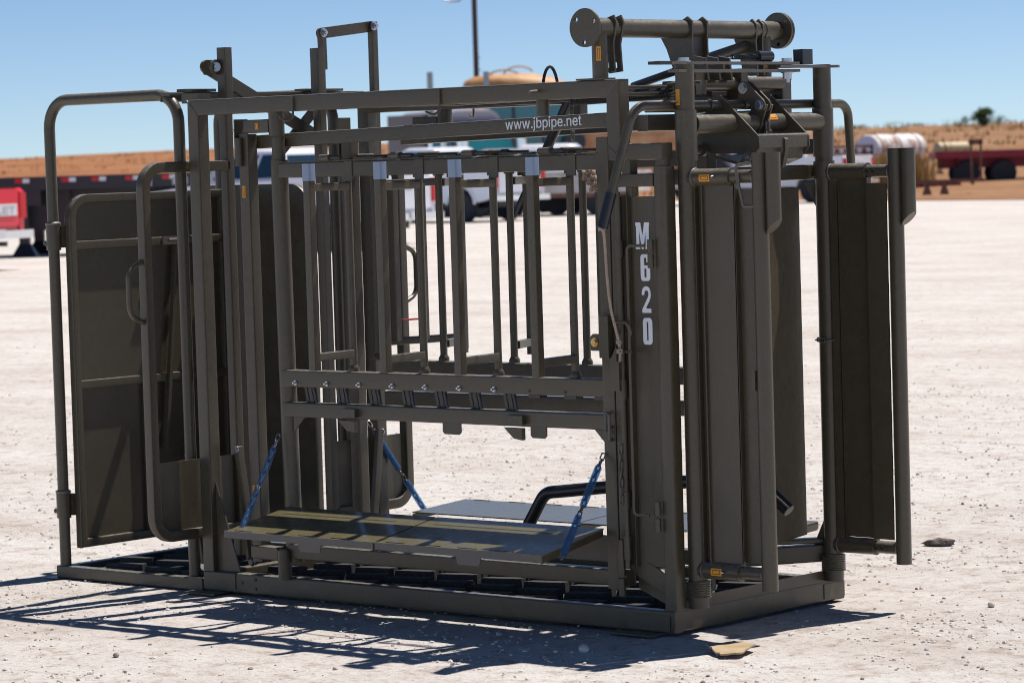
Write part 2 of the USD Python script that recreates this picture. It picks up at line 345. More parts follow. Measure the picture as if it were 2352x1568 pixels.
C('cage_rear_beam', beam((-3.248, .045, .0255), (-3.248, W-.045, .0255), .044, .05))
for y in (.11, .945):
    C('bolt', bolt((.0065, y-.03, .108), (1, 0, 0), .013, .011, .012), RAW, a)
C('front_plate_corner', bx(-.001, .004, .9, 1.03, .02, .075), parent=f)

# rubber floor with tread lugs
mat_ = C('floor_mat', bx(-2.32, -.07, .055, W-.055, .022, .034), RUBBER)
mat2 = C('cage_floor_mat', bx(-3.2, -2.42, .05, W-.05, .016, .028), RUBBER)
def lugs(parent, x0, x1, z, h):
    for row in range(5):
        x = x0-.12+.11*(row % 2)
        while x < x1:
            y = .075+.165*row+rnd.uniform(-.006, .006); xx = x+rnd.uniform(-.008, .008); x += .225
            a, b = max(xx, x0), min(xx+.165, x1)
            if b-a < .06: continue
            sl = lambda q: y+.3*(q-xx)
            pts = [(a, sl(a)), (b-.012, sl(b-.012)), (b, sl(b)+.012), (b-.002, sl(b)+.043), (b-.02, sl(b)+.05), (a+.01, sl(a)+.05)]
            if max(p[1] for p in pts) > W-.06: continue
            low = xy(pts, z-.004, h+.004); c = low.vertices.mean(0)
            top = low.vertices[:, 2] > z; low.vertices[top, :2] = c[:2]+(low.vertices[top, :2]-c[:2])*V(.95, .88)
            C('floor_lug', low, RUBBER, parent, smooth=False)
lugs(mat_, -2.28, -.1, .034, .044)
lugs(mat2, -3.16, -2.43, .028, .036)

def side(far_):
    F = (lambda m: mirror(m if isinstance(m, trimesh.Trimesh) else cat_(m), W)) if far_ else (lambda m: m)
    S = lambda name, m, mt=None, parent=None, label=None: C(name, F(m), mt, parent, label)
    # on the far side the squeeze wall is pushed inwards
    IN = .63
    F2 = (lambda m: mirror(m if isinstance(m, trimesh.Trimesh) else cat_(m), IN)) if far_ else (lambda m: m)
    T = lambda name, m, mt=None, parent=None, label=None: C(name, F2(m), mt, parent, label)
    # mitred main frame
    y = .03; q = nz((1, 0, 1)); q2 = nz((1, 0, -1))
    S('main_post', beam((-2.355, y, .086), (-2.355, y, 1.926), .06, .06, .006, (0, 1, 0), n1=q))
    tb = S('top_beam', beam((-2.355, y, 1.926), (-.215, y, 1.926), .06, .062, .006, n0=q, n1=q2))
    S('corner_drop', beam((-.215, y, 1.926), (-.215, y, 1.70), .06, .06, .006, (0, 1, 0), n0=q2, n1=q2))
    S('lower_header', beam((-.215, y, 1.70), (.0, y, 1.70), .06, .058, .006, n0=q2))
    for a_, c_ in (((-2.386, 1.958), (-2.326, 1.896)), ((-.184, 1.958), (-.246, 1.896)), ((-.184, 1.672), (-.246, 1.729))):
        S('weld_bead', sweep([V(a_[0]+(c_[0]-a_[0])*q_, -.0005+.0006*math.sin(q_*40), a_[1]+(c_[1]-a_[1])*q_) for q_ in np.linspace(0.03, .97, 14)], circ(.0022, 6)), RAW, tb)
    if not far_: S('post_gusset', xz([(-2.324, .087), (-2.2, .087), (-2.324, .44)], .026, .006))
    # header over the side door, hanging pipe stubs
    t = S('door_header', beam((-2.09, .09, 1.783), (-.27, .09, 1.817), .05, .052, .006))
    S('pipe_stub', pipe((-1.917, y, 1.803), (-1.917, y, 1.897), .031), parent=tb)
    S('hinge_block', beam((-2.075, y, 1.843), (-1.94, y, 1.843), .05, .052, .005))
    S('pipe_stub', pipe((-.578, .05, 1.84), (-.578, .05, 1.9), .024), parent=tb)
    if far_: S('pipe_stub', beam((-1.2, y, 1.80), (-1.2, y, 1.9), .05, .05, .005, (0, 1, 0)), parent=tb)
    for xx in (-1.79, -1.03):
        p = [(xx, -.006, 1.952), (xx, -.006, 1.872), (xx-.018, -.02, 1.857), (xx-.045, -.035, 1.872)]
        S('hanging_hook', sweep(fillet(p, .02), circ(.0045, 8)), parent=tb)
    S('hitch_pin', pipe((-.555, -.05, 1.925), (-.555, .001, 1.927), .006, 10), RAW, tb)
    # side door: hinge post, pipe post
    hp = T('door_post', vbeam(-2.077, .028, .14, 1.815, .054, .055, .008))
    T('hinge_plate', bx(-2.112, -2.106, -.012, .06, 1.69, 1.873), parent=hp)
    T('hinge_barrel', pipe((-2.088, -.012, 1.69), (-2.088, -.012, 1.80), .016, 12), parent=hp)
    for z in (1.83, 1.735): T('grease_fitting', lathe([(.005, 0), (.005, .012), (.003, .016)], (-2.113, .0, z), (-1, 0, 0), 8), BRASS, hp)
    rp = None if far_ else T('latch_post', pipe((-1.902, .036, .15), (-1.915, .036, 1.709), .034, 20))
    if not far_: T('post_sleeve', pipe((-1.9155, .036, 1.70), (-1.917, .036, 1.795), .026, 18), parent=rp)
    # rails
    ar = T('arm_rail', beam((-1.885, .025, 1.669), (-.29, .025, 1.669), .05, .057, .005))
    T('rail_cap', bx(-1.885, -.29, -.006, .056, 1.6985, 1.7025), parent=ar)
    ur = T('upper_rail', beam((-1.905, .026, .865), (-.288, .026, .865), .052, .065, .006))
    lr = T('lower_rail', beam((-1.905, .026, .744), (-.288, .026, .744), .052, .056, .006))
    bxs = [-1.83, -1.661, -1.491, -1.319, -1.15, -.98, -.809]
    for bx_ in (() if far_ else bxs):
        T('carriage_bolt', bolt((bx_, -.001, .849), (0, -1, 0), .0072, .006, .010), ZINC, ur)
        ms = [bx(-.027, .027, -.006, .006, -.058, .058, .003)]+[bx(-.025, .025, -.0085, -.005, -.05+k_*.033, -.046+k_*.033) for k_ in range(4)]+[bx(k_, k_+.004, -.0085, -.005, -.055, .055) for k_ in (-.014, .01)]
        m = cat_(ms); m.apply_transform(trimesh.transformations.rotation_matrix(-.2, (0, 1, 0))); m.apply_translation((bx_+.05, .035, .797))
        T('louver_pad', m, BLACK, ur)
    for bx_ in (-.64, -.47): T('bolt_slot', bx(bx_-.005, bx_+.005, -.0012, .004, .842, .853), INK, ur)
    for bx_ in (() if far_ else (-.64, -.47, -.33)): T('pad_stub', bx(bx_-.01, bx_+.045, .005, .045, .822, .8335), BLACK, ur)
    for x0, w_, h_ in (() if far_ else ((-1.07, .09, .03), (-.64, .075, .02))):
        T('stop_plate', xz([(x0, .72), (x0+w_, .72), (x0+w_, .685), (x0+w_-.01, .676), (x0+.01, .676), (x0, .685)], .0, .006), parent=lr)
    for x0 in (() if far_ else (-1.575, -.735)):
        T('latch_keeper', [bx(x0, x0+.075, -.022, -.001, .725, .757), xz([(x0-.015, .712), (x0+.07, .712), (x0+.07, .668), (x0+.03, .674)], -.02, .02)], parent=lr)
    for x0, s in ((-1.868, 1), (-.295, -1)):
        T('corner_gusset', xz([(x0, .715), (x0+s*.06, .715), (x0, .655)], .02, .005), parent=lr)
    # swing-out neck bars
    for k, px in enumerate((-1.951, -1.596, -1.227, -.86) if far_ else (-1.545, -1.18, -.812, -.445)):
        pb = T('drop_bar', pipe((px, .03, .895), (px, .03, 1.70), .0148, 14))
        hx, hy = (px-.06, -.15) if far_ else (px+.034, -.215)
        if far_ and k == 0: hx, hy = px+.11, -.36
        T('handle_bar', vbeam(hx, hy, .918, 1.69, .034, .034, .004), parent=pb)
        for z in (.966, 1.603):
            T('link_arm', beam((px+.002, .018, z), (hx-.001, hy+.016, z), .03, .03, .004), parent=pb)
        if far_ and k == 0:
            for q_ in (.15, .52): T('handle_bar', vbeam(px+.03+.08*q_, .02-.36*q_, .968, 1.60, .034, .034, .004), parent=pb)
        T('plastic_cap', vbeam(hx, hy, 1.628, 1.692,   .039, .039, .008), CLEAR, pb)
        T('foot_collar', lathe([(.021, 0), (.022, .012), (.018, .02), (.015, .026)], (px, .03, .896), (0, 0, 1), 16), parent=pb)
        T('top_collar', pipe((px, .03, 1.63), (px, .03, 1.70), .021, 14), parent=pb)
        T('side_strap', xz([(px+.016, 1.622), (px+.055, 1.622), (px+.055, 1.697), (px+.016, 1.697)], -.004, .004), parent=pb)
        lt = T('latch_tube', pipe((px-.12, .01, 1.713), (px-.04, -.02, 1.713), .013, 12))
        T('latch_pin', pipe((px-.06, -.012, 1.713), (px+.04, -.045, 1.713), .008, 10), INK, lt)
        T('trigger_plate', xy([(px-.10, .02), (px+.02, .0), (px+.03, .03), (px-.08, .05)], 1.704, .006), parent=lt)
        T('trigger_plate', xy([(px+.06, .0), (px+.2, .02), (px+.2, .04), (px+.07, .035)], 1.706, .005), parent=lt)
    mp = T('mid_post', vbeam(-.268, .0265, .15, 1.756, .056, .06, .007))
    # front corner post and the hinged head panel with its number
    fp = S('front_post', vbeam(-.019, .034, .086, 1.647, .06, .062, .016))
    S('post_insert', vbeam(-.022, .034, 1.64, 1.674, .045, .045, .01), parent=fp)
    hd = None
    if not far_:
        hd = T('head_panel', [bx(-.235, -.049, .03, .034, .237, 1.543), bx(-.236, -.214, .0, .03, .237, 1.543), bx(-.178, -.172, .014, .03, .237, 1.543)])
        T('panel_edge', bx(-.205, -.17, .022, .03, .237, 1.55), parent=hd)
        hr = T('hinge_rod', pipe((-.2, -.004, .23), (-.2, -.004, 1.56), .0105, 12))
        for z0, z1 in ((.26, .345), (.44, .50), (.83, .90), (1.33, 1.39)):
            T('hinge_barrel', pipe((-.2, -.004, z0), (-.2, -.004, z1), .0145, 12), parent=hr)
        lb = T('latch_bar', sweep(fillet([(-.07, -.02, 1.372), (-.143, -.03, 1.372), (-.143, -.03, .425), (-.08, -.025, .425)], .015), rrect(.007, .011, .002)))
        for z0 in (1.293, 1.345, .365, .425):
            T('latch_barrel', pipe((-.056, -.008, z0), (-.056, -.008, z0+.048), .0115, 12), parent=lb)
        T('loop_handle', sweep(fillet([(-.2, -.02, 1.06), (-.2, -.05, 1.105), (-.135, -.05, 1.105), (-.135, -.032, 1.06)], .018), circ(.006, 8)), parent=lb)
        T('loop_bar', pipe((-.2, -.012, 1.0), (-.135, -.034, 1.0), .006, 8), parent=lb)
        T('neck_beam', beam((-.23, .03, 1.6), (-.05, .03, 1.6), .045, .046, .005))
        T('neck_beam', vbeam(-.172, .034, 1.623, 1.67, .038, .045, .004))
        T('neck_beam', vbeam(-.172, .044, 1.543, 1.577, .03, .04, .004))

    # latch on the mid post
    lp = T('latch_plate', bx(-.284, -.24, -.03, -.002, .975, 1.125, .004))
    T('latch_ear', xz([(-.325, 1.0), (-.288, 1.0), (-.288, 1.06), (-.318, 1.06), (-.33, 1.05), (-.33, 1.01)], -.02, .008), parent=lp)
    T('latch_bolt', bolt((-.309, -.021, 1.03), (0, -1, 0), .012, .01), BRASS, lp)
    T('latch_box', [bx(-.236, -.195, -.03, .0, .86, .965), xz([(-.236, .965), (-.205, .965), (-.205, 1.02)], -.03, .02)], parent=lp)
    T('snap_link', [ring((-.262, -.02, .745), (.5, 1, .1), .014, .005, stretch=.022, ax=(0, 0, 1)), ring((-.256, -.014, .705), (1, .4, 0), .012, .005, stretch=.012, ax=(0, 0, 1))], RAW)
    hc = []
    for k in range(7): hc.append(ring((-.207, -.02, .655-.03*k), (1, .4, 0) if k % 2 else (.3, 1, 0), .008, .003, 12, 6, .009, (0, 0, 1)))
    T('hanging_chain', hc, RAW)
    # low rail, peg and sloping brace
    T('low_rail', beam((-1.9, .026, .19), (-.21, .026, .19), .052, .057, .006))
    T('low_rail_stub', beam((-2.1, .02, .178), (-1.935, .0, .178), .05, .052, .006))
    T('peg', [pipe((-1.915, -.008, .079), (-1.915, -.008, .196), .027, 18), pipe((-1.915, -.008, .196), (-1.915, -.008, .2), .02, 12)])
    if far_: return tb, t, hd
    T('front_brace', beam((-.205, .05, .245), (-.03, -.0+.04, .165), .035, .075, .006))
    T('brace_plate', xz([(-.2, .2), (-.05, .13), (-.05, .09), (-.2, .15)], .055, .005))
    T('low_hinge', [pipe((-.222, -.012, .2), (-.222, -.012, .33), .013, 12), pipe((-.222, -.012, .13), (-.222, -.012, .192), .013, 12)])
    T('inner_kick_plate', bx(-.9, -.3, .07, .075, .235, .33), RAW)
    return tb, t, hd
tbN, hdrN, panelN = side(0)
side(1)

# lettering
def fit(m, w, h):
    b = m.bounds; m.apply_translation(-V(b[0][0], b[0][1], b[0][2])); s = V(w/(b[1][0]-b[0][0]), h/(b[1][1]-b[0][1]), 1); m.vertices *= s; return m
def stand(m, x, y, z, slope=0.0):
    'letters drawn in xy stand up facing -y'
    T = np.eye(4); T[:3, 0] = nz((1, 0, slope)); T[:3, 1] = (0, 0, 1); T[:3, 2] = (0, -1, 0); T[:3, 3] = (x, y, z); m.apply_transform(T); return m
def plain(text, w, h, d=.0012): return fit(meshkit.text_mesh(text, .05, d), w, h)
C('web_lettering', stand(plain('www.jbpipe.net', .360, .048), -.772, .0648, 1.784, .02), WHITE, hdrN, label='white lettering www.jbpipe.net', smooth=False)
Mw, Mh = .062, .094
lm = unary_union([sbox(0, 0, .019, .012), sbox(.003, 0, .016, .094), sbox(0, .082, .02, .094), sbox(.043, 0, .062, .012), sbox(.045, 0, .060, .094), sbox(.042, .082, .062, .094),
                  Polygon([(.012, .094), (.022, .094), (.036, .02), (.036, 0), (.027, 0)]), Polygon([(.05, .094), (.04, .094), (.026, .02), (.026, 0), (.035, 0)])])
def rr(x0, y0, x1, y1, r): return sbox(x0+r, y0+r, x1-r, y1-r).buffer(r, 6)
l6 = rr(0, 0, .06, .094, .014).difference(rr(.023, .012, .037, .044, .005)).difference(sbox(.023, .055, .08, .066).union(rr(.023, .055, .037, .082, .004)))
l0 = rr(0, 0, .06, .094, .016).difference(rr(.0245, .014, .0345, .08, .004))
for txt, shp, x, k in (('M', lm, -.150, 0), ('6', l6, -.131, 1), ('2', None, -.129, 2), ('0', l0, -.128, 3)):
    z = 1.358-.112*k
    if shp is None: m = fit(meshkit.text_mesh('2', .05, .0012, True), .058, .094)
    else: m = cat_([trimesh.creation.extrude_polygon(g_, .0012, engine='earcut') for g_ in getattr(shp, 'geoms', [shp])])
    if txt != 'M': m.vertices *= V(.70, 1, 1)
    C('number_lettering', stand(m, x, .0296, z), WHITE, panelN, label=f'white slab character {txt}', smooth=False)

# fold-down lower panels
def drop_panel(x0, x1, yb, zb, yf, zf, tab):
    s = (zf-zb)/(yf-yb); ln = math.hypot(yf-yb, zf-zb); d = V(0, (yf-yb)/ln, (zf-zb)/ln); sg = 1 if yf > yb else -1
    top = prism([(x0, 0), (x1, 0), (x1, ln), (x0, ln)], (0, yb, zb), (1, 0, 0), d, .005)
    p = C('drop_panel', top, PLATE)
    yy = sorted((yf, yf+sg*.005))
    pts = [(x0, zf+.003), (x1, zf+.003), (x1, zf-.024), (tab+.07, zf-.024), (tab+.062, zf-.054), (tab-.04, zf-.054), (tab-.05, zf-.024), (x0, zf-.024)]
    C('panel_flange', xz(pts, yy[0], .005), RAW, p)
    for x in (x0, x1-.004):
        C('side_flange', prism([(0, 0), (ln, 0), (ln, -.026), (0, -.026)], (x, yb, zb-.004), d, (0, 0, 1), .004), PAINT, p)
    for k in range(4):
        xx = x0+.05+k*(x1-x0-.1)/4; m = bx(xx, xx+.09, yf-.004*sg-.002, yf-.004*sg+.002, zf+.0035, zf+.0065); C('weld_seam', m, INK, p)
    C('crease', bx(x0+.06, x1-.12, yb+sg*.085, yb+sg*.089, zb+s*.085*sg+.001, zb+s*.085*sg+.0022), PLATE, p)
    return p
drop_panel(-1.894, -1.116, -.004, .365, -.345, .306, -1.45)
drop_panel(-1.106, -.306, -.004, .365, -.345, .306, -.66)
drop_panel(-2.2, -1.3, W+.004, .218, W+.34, .238, -1.6)
drop_panel(-1.29, -.36, W+.004, .218, W+.34, .238, -.8)

def chain(p0, p1, sleeves, clear, n=None):
    p0, p1 = V(*p0), V(*p1); L = np.linalg.norm(p1-p0); d = (p1-p0)/L; n = n or int(L/.026); a = nz(np.cross(d, (.2, 1, .1))); b = np.cross(d, a)
    host = C('support_chain', ring(p0+d*.013, a, .0075, .0028, 14, 6, .0085, d), ZINC)
    for k in range(1, n):
        c = p0+d*L*(k+.5)/n; C('chain_link', ring(c, a if k % 2 == 0 else b, .0075, .0028, 12, 6, .0085, d), RAW if clear else ZINC, host)
    for s0, s1, wob in sleeves:
        q = [p0+d*L*(s0+(s1-s0)*t)+a*wob*math.sin(3*t) for t in np.linspace(0, 1, 7)]
        m = sweep(q, circ(.0135, 14), a)
        if clear:
            inner = sweep(q, circ(.0118, 14), a); inner.invert(); m = cat_([m, inner])
        C('chain_sleeve', m, BLUE, host)
chain((-1.92, -.012, .645), (-1.868, -.275, .315), ((.16, .52, .004), (.6, 1.0, .004)), False)
chain((-.29, -.012, .632), at(1290, 1283, Y=-.335), ((.13, .5, 0), (.6, .97, 0)), True)
chain(at(846, 968, Y=.9), at(976, 1172, Y=W+.22), ((.17, .52, .0), (.66, 1.0, 0)), True)

# head gate: pivot pipes, arms, gate pipes and sheets
for far_ in (0, 1):
    F = (lambda m: mirror(m if isinstance(m, trimesh.Trimesh) else cat_(m), W)) if far_ else (lambda m: m)
    S = lambda name, m, mt=None, parent=None: C(name, F(m), mt, parent)
    x, y = .028, .105
    pp = S('pivot_pipe', pipe((x, y, .186), (x, y, 2.0), .0335, 24))
    S('pivot_sleeve', pipe((x, y, 1.662), (x, y, 1.84), .039, 24), parent=pp)
    if far_: S('stop_collar', pipe((x, y, 1.59), (x, y, 1.645), .040, 24), parent=pp)
    S('spring_stack', helix((x, y, .130), (x, y, .186), .041, .0047, 7, 20), parent=pp)
    S('spring_core', pipe((x, y, .09), (x, y, .188), .037, 20), parent=pp)
    S('wear_plate', lathe([(.046, 0), (.046, .003)], (x, y, .1275), (0, 0, 1), 20), parent=pp)
    gp = S('gate_pipe', pipe((.343, y, .169), (.343, y, 1.685), .0285, 22))
    m = pipe((.3995, y, 1.43), (.3995, y, 1.685), .026, 20)
    lo = m.vertices[:, 2] < 1.5; m.vertices[lo, 2] += (m.vertices[lo, 0]-.3995)*.95
    S('stub_pipe', m, parent=gp)
    for z in (1.604, .226):
        ga = S('gate_arm', pipe((x+.02, y, z), (.222, y, z), .0305, 20))
        S('inner_arm', pipe((.2, y, z), (.33, y, z), .0235, 18), parent=ga)
        S('arm_rim', lathe([(.0305, 0), (.0318, .004), (.0318, .01), (.0245, .012)], (.214, y, z), (1, 0, 0), 20), PAINT, ga)
        S('weld_bead', ring((x+.036, y, z), (1, 0, 0), .0305, .004, 20, 6), RAW, ga); S('weld_bead', ring((.321, y, z), (1, 0, 0), .0235, .0035, 20, 6), RAW, ga)
        S('grease_fitting', lathe([(.005, 0), (.005, .01), (.003, .013)], (.165, y-.0295, z+.002), (0, -1, 0), 8), ZINC, ga)
        if far_ == 0:
            continue
        for xx in (.236, .262): S('pin_hole', lathe([(.007, 0), (.007, .003)], (xx, y+.0225 if far_ else y-.0225, z), (0, 1 if far_ else -1, 0), 10), INK, ga)
    gs = S('gate_sheet', [bx(.098, .232, y-.002, y+.003, .258, 1.583), bx(.228, .234, y-.002, y+.024, .258, 1.583), bx(.232, .318, y+.02, y+.025, .258, 1.56)])
    S('gate_channel', [bx(.062, .066, y-.01, y+.02, .25, 1.575), bx(.066, .097, y+.012, y+.016, .25, 1.575), bx(.094, .099, y-.012, y+.016, .25, 1.583)], parent=gs)
    S('gate_bracket', bx(.31, .322, y-.03, y-.012, .865, .935), parent=gp)
    if not far_:
        S('gate_handle', sweep(fillet([(.325, y-.02, 1.652), (.262, y-.03, 1.642), (.268, y-.03, 1.60), (.292, y-.03, 1.50), (.33, y-.02, 1.502)], .012), circ(.0058, 8)), RAW, gp)
    else:
        ck = []
        for k in range(8):
            t = 2*math.pi*k/8; ck.append(ring((x+.04*math.cos(t), y+.04*math.sin(t), .985), (0, 0, 1) if k % 2 else (math.cos(t), math.sin(t), 0), .007, .0028, 10, 6, .007, (-math.sin(t), math.cos(t), 0)))
        S('wrapped_chain', ck, RAW, pp)
        S('chain_pin', [bx(x+.03, x+.04, y-.03, y-.02, .99, 1.07), bx(x+.028, x+.034, y-.03, y-.024, .82, .98)], parent=pp)
        S('pivot_gusset', xz([(x-.034, 1.56), (x-.034, 1.47), (x-.09, 1.565)], y-.003, .006), parent=pp)
        S('pivot_gusset', xz([(x-.034, .22), (x-.034, .32), (x-.09, .21)], y-.003, .006), parent=pp)
C('head_sheet', prism([(0, .262), (.37, .262), (.37, 1.553), (0, 1.553)], (-.05, .874, 0), nz((.05, -.2, 0)), (0, 0, 1), .005))
C('front_brace', beam((-.0, .97, .19), (-.27, .62, .185), .05, .065)); C('front_brace', beam((-.0, .97, .235), (-.27, .62, .24), .05, .02))
C('front_cross_beam', beam((-.045, .07, 1.606), (-.045, W-.07, 1.606), .05, .055))

# top works over the head gate
cp = C('cross_pipe', pipe((.028, .14, 1.791), (.028, W-.14, 1.791), .034, 24))
for y in (.545, .40, .68): C('pipe_band', pipe((.028, y-.008, 1.791), (.028, y+.008, 1.791), .0375, 24), parent=cp)
nb = [V(-.02, -.124, 1.857), V(-.02-.0605, -.124-.112, 1.45)]
fb = [V(-.02, W+.124, 1.857), V(-.02-.0605, W+.124+.112, 1.45)]
lv = C('lever_pipe', sweep(fillet([nb[1], nb[0], fb[0], fb[1]], .075, 8), circ(.0168, 16)))
for a_, b_ in (nb, fb): C('rubber_grip', pipe(b_+(a_-b_)*.0-nz(a_-b_)*.01, b_+nz(a_-b_)*.115, .0195, 16), BLACK, lv)
for y in (.30, .39, .655): C('lever_collar', pipe((-.02, y-.006, 1.857), (-.02, y+.006, 1.857), .022, 18), parent=lv)
ear = [(-.05, 1.888), (-.015, 1.892), (.15, 1.742), (.153, 1.705), (.135, 1.682), (-.06, 1.686), (-.085, 1.70), (-.12, 1.76), (-.11, 1.785)]
for y in (.364, .664): C('ear_plate', xz(ear, y, .007))
h = C('hopper_tray', [xz([(.075, 1.70), (.149, 1.70), (.149, 1.744), (.142, 1.75), (.09, 1.748)], .371, .293), xz([(-.05, 1.668), (.06, 1.64), (.12, 1.66), (.13, 1.70), (.12, 1.70), (.055, 1.652), (-.05, 1.678)], .371, .293)])
C('tray_lip', xz([(.148, 1.735), (.156, 1.73), (.156, 1.69), (.14, 1.63), (.12, 1.63), (.128, 1.655), (.146, 1.69)], .515, .02), parent=h)
C('tray_bolt', bolt((.105, .362, 1.668), (.3, -1, .2), .016, .014, .02), RAW, h)
C('tray_pivot', [pipe((-.1, .3, 1.70), (-.1, .37, 1.70), .016), pipe((-.1, .35, 1.70), (-.1, .366, 1.70), .024)], parent=h)
b1, b2_, b3 = at(1713, 203, Y=.5), at(1750, 242, Y=.5), at(1733, 312, Y=.5)
for y in (.488, .52):
    k = C('link_plate', flat((b1[0], y, b1[2]), (b2_[0], y, b2_[2]), .05, .008, (0, -1, 0)))
    C('link_plate', xz([(b2_[0]-.02, b2_[2]+.02), (b2_[0]+.025, b2_[2]), (b3[0]+.012, b3[2]-.01), (b3[0]-.012, b3[2]-.005), (b2_[0]-.06, b2_[2]-.03)], y+.009, .007))
    C('link_plate', xz([(b1[0]-.03, b1[2]+.0), (b1[0]+.02, b1[2]-.02), (.0, 1.862), (.0, 1.842), (-.03, 1.84), (-.035, 1.87)], y+.009, .007))
for q in (b1, b2_): C('link_bolt', bolt((q[0], .484, q[2]), (0, -1, 0), .015, .012), ZINC, k)
C('chain_hook', [ring((.075, .52, 1.775), (.4, 1, 0), .011, .005, stretch=.014, ax=(0, 0, 1)), ring((.082, .525, 1.742), (1, .2, 0), .011, .005, stretch=.01, ax=(0, 0, 1))], RAW)
# equaliser bars on top of the pivot pipes
e1 = C('equalizer_bar', xy([(.005, -.067), (.055, -.067), (.055, .755), (.005, .755)], 1.999, .010), RAW)
C('equalizer_bar', xy([(.005, .04), (.055, .04), (.055, .757), (.005, .757)], 1.972, .010), RAW)
C('bar_tip', xy([(.004, -.0685), (.056, -.0685), (.056, .0), (.004, .0)], 1.9985, .0112), INK, e1)
e2 = C('crank_plate', xy([(.0, .63), (.06, .63), (.06, .93), (.075, .97), (.06, 1.0), (-.005, 1.0), (-.015, .96), (.0, .93)], 1.988, .009), RAW)
for y in (.30, .62): C('bar_spacer', bx(.012, .05, y, y+.012, 1.982, 1.999), parent=e1)
C('pivot_disc', pipe((.028, .105, 1.982), (.028, .105, 1.998), .034, 20), parent=e1)
for y in (.1, .71):
    C('bar_bolt', cat_([bolt((.03, y, 2.009), (0, 0, 1), .019, .014), bolt((.03, y, 1.972), (0, 0, -1), .017, .025, .012)]), ZINC, e1)
C('square_stop', bx(.01, .055, .775, .84, 2.0, 2.055, .004), BLACK, e2)
C('return_spring', [helix((.0, .42, 2.028), (.0, .57, 2.028), .008, .0025, 16, 10, 5), pipe((.0, .57, 2.03), (.0, .65, 2.03), .02)], BLACK, e1)
# roller with end flanges
R0 = -.29; zr = 2.141
ro = C('roller_pipe', pipe((R0, -.04, zr), (R0, 1.09, zr), .0335, 24))
for y, s in ((-.052, 1), (1.093, -1)):
    n_ = V(0, -1, 0) if s > 0 else V(0, 1, 0)
    C('end_flange', disc_hole((R0, y+(.01 if s > 0 else 0), zr), n_, .0685, .009, ((-.038, .03, .0075), (.042, .022, .0075), (-.004, -.052, .0075))), parent=ro)
    if s < 0: C('end_flange', disc_hole((R0, y+.013, zr), n_, .0685, .008, ((-.038, .03, .0075), (.042, .022, .0075))), parent=ro)
C('roller_sleeve', pipe((R0, .0, zr), (R0, .065, zr), .036, 24), parent=ro)
C('roller_sleeve', pipe((R0, .985, zr), (R0, 1.06, zr), .036, 24), parent=ro)
for y in (.03, W-.03):
    p = C('roller_post', pipe((R0, y, 1.957), (R0, y, zr-.02), .0285, 20))
    C('post_foot', bx(R0-.085, R0+.04, y-.035, y+.035, 1.9575, 1.964), parent=p)
for y in (.075, .115): C('roller_ear', xz([(R0-.02, zr+.03), (R0+.03, zr+.045), (R0+.042, zr+.02), (R0+.024, zr-.06), (R0+.03, zr-.155), (R0-.03, zr-.16), (R0-.034, zr-.06), (R0-.036, zr)], y, .008, [[(R0-.01, zr-.142), (R0+.008, zr-.142), (R0+.008, zr-.122), (R0-.01, zr-.122)]]))
for y in (.515, .605):
    C('roller_ear', xz([(R0-.11, zr-.02), (R0+.02, zr+.046), (R0+.04, zr+.03), (R0+.038, zr-.06), (R0+.05, zr-.25), (R0-.02, zr-.25), (R0-.05, zr-.15), (R0-.08, zr-.07)], y, .008))
C('tread_plate', bx(R0+.012, R0+.018, .523, .605, zr-.24, zr-.01), RAW)
for y in (.915, .955): C('roller_ear', xz([(R0-.075, zr-.02), (R0+.015, zr+.042), (R0+.036, zr+.02), (R0+.03, zr-.05), (R0+.035, zr-.17), (R0-.03, zr-.17), (R0-.05, zr-.08)], y, .008))
C('hydraulic_strut', [pipe((R0-.02, .935, zr-.055), (R0-.02, .24, 1.935), .0145, 14), pipe((R0-.02, .935, zr-.055), (R0-.02, .62, zr-.12), .021, 16)])
for z, s in ((1.93, .044), (1.878, .04)):
    k = C('frame_cross_beam', beam((-.235, .34, z), (-.235, W-.061, z), s, s-.004, .005))
    C('cross_rod', beam((-.235, .061, z+(.0 if s > .041 else .028)), (-.235, .36, z+(.0 if s > .041 else .028)), .016, .012, .003), parent=k)
C('frame_cross_beam', beam((-.13, .061, 1.80), (-.13, W-.061, 1.80), .05, .058, .005))
C('frame_cross_beam', beam((-.1, .061, 1.846), (-.1, .55, 1.846), .04, .02, .004))
C('frame_cross_beam', beam((-1.25, .061, 1.915), (-1.25, W-.061, 1.915), .04, .04, .004))
hyd = C('slide_tube', [pipe((-.19, .42, 1.94), (-.19, .97, 1.94), .024), bx(-.24, -.15, .40, .46, 1.9, 1.985)])
C('slide_collar', [bx(-.225, -.155, .68, .72, 1.88, 1.985), bx(-.225, -.155, .68, .76, 1.985, 1.993)], parent=hyd)
for y_ in (.46, .53, .6): C('slide_lug', xz([(-.22, 1.95), (-.14, 1.95), (-.15, 2.03), (-.2, 2.04)], y_, .01), parent=hyd)
C('coil_spring', helix((-.646, .3, 1.897), (-.19, .3, 1.906), .0185, .0034, 44, 12, 5), BLACK)
C('spring_rod', pipe((-.2, .3, 1.936), (-.05, .3, 1.94), .007), PAINT)
C('spring_rod', pipe((-.66, .3, 1.897), (-1.2, .3, 1.89), .006, 8)); C('spring_rod', pipe((-.2, .3, 1.90), (-.1, .3, 1.915), .006, 8))
hc = [ring((-.648, .295, 1.885-.03*k), (1, .2, 0) if k % 2 else (.3, 1, 0), .009, .0036, 12, 6, .01, (0, 0, 1)) for k in range(5)]
C('spring_chain', hc, RAW)
C('hose_loop', sweep([V(-.92, .5+.045*math.cos(t), 1.93+.1*math.sin(t)) for t in np.linspace(0, math.pi, 13)], circ(.006, 8)), BLACK)
g0, g1 = at(1312, 220, Y=.8), at(1192, 482, Y=.8)
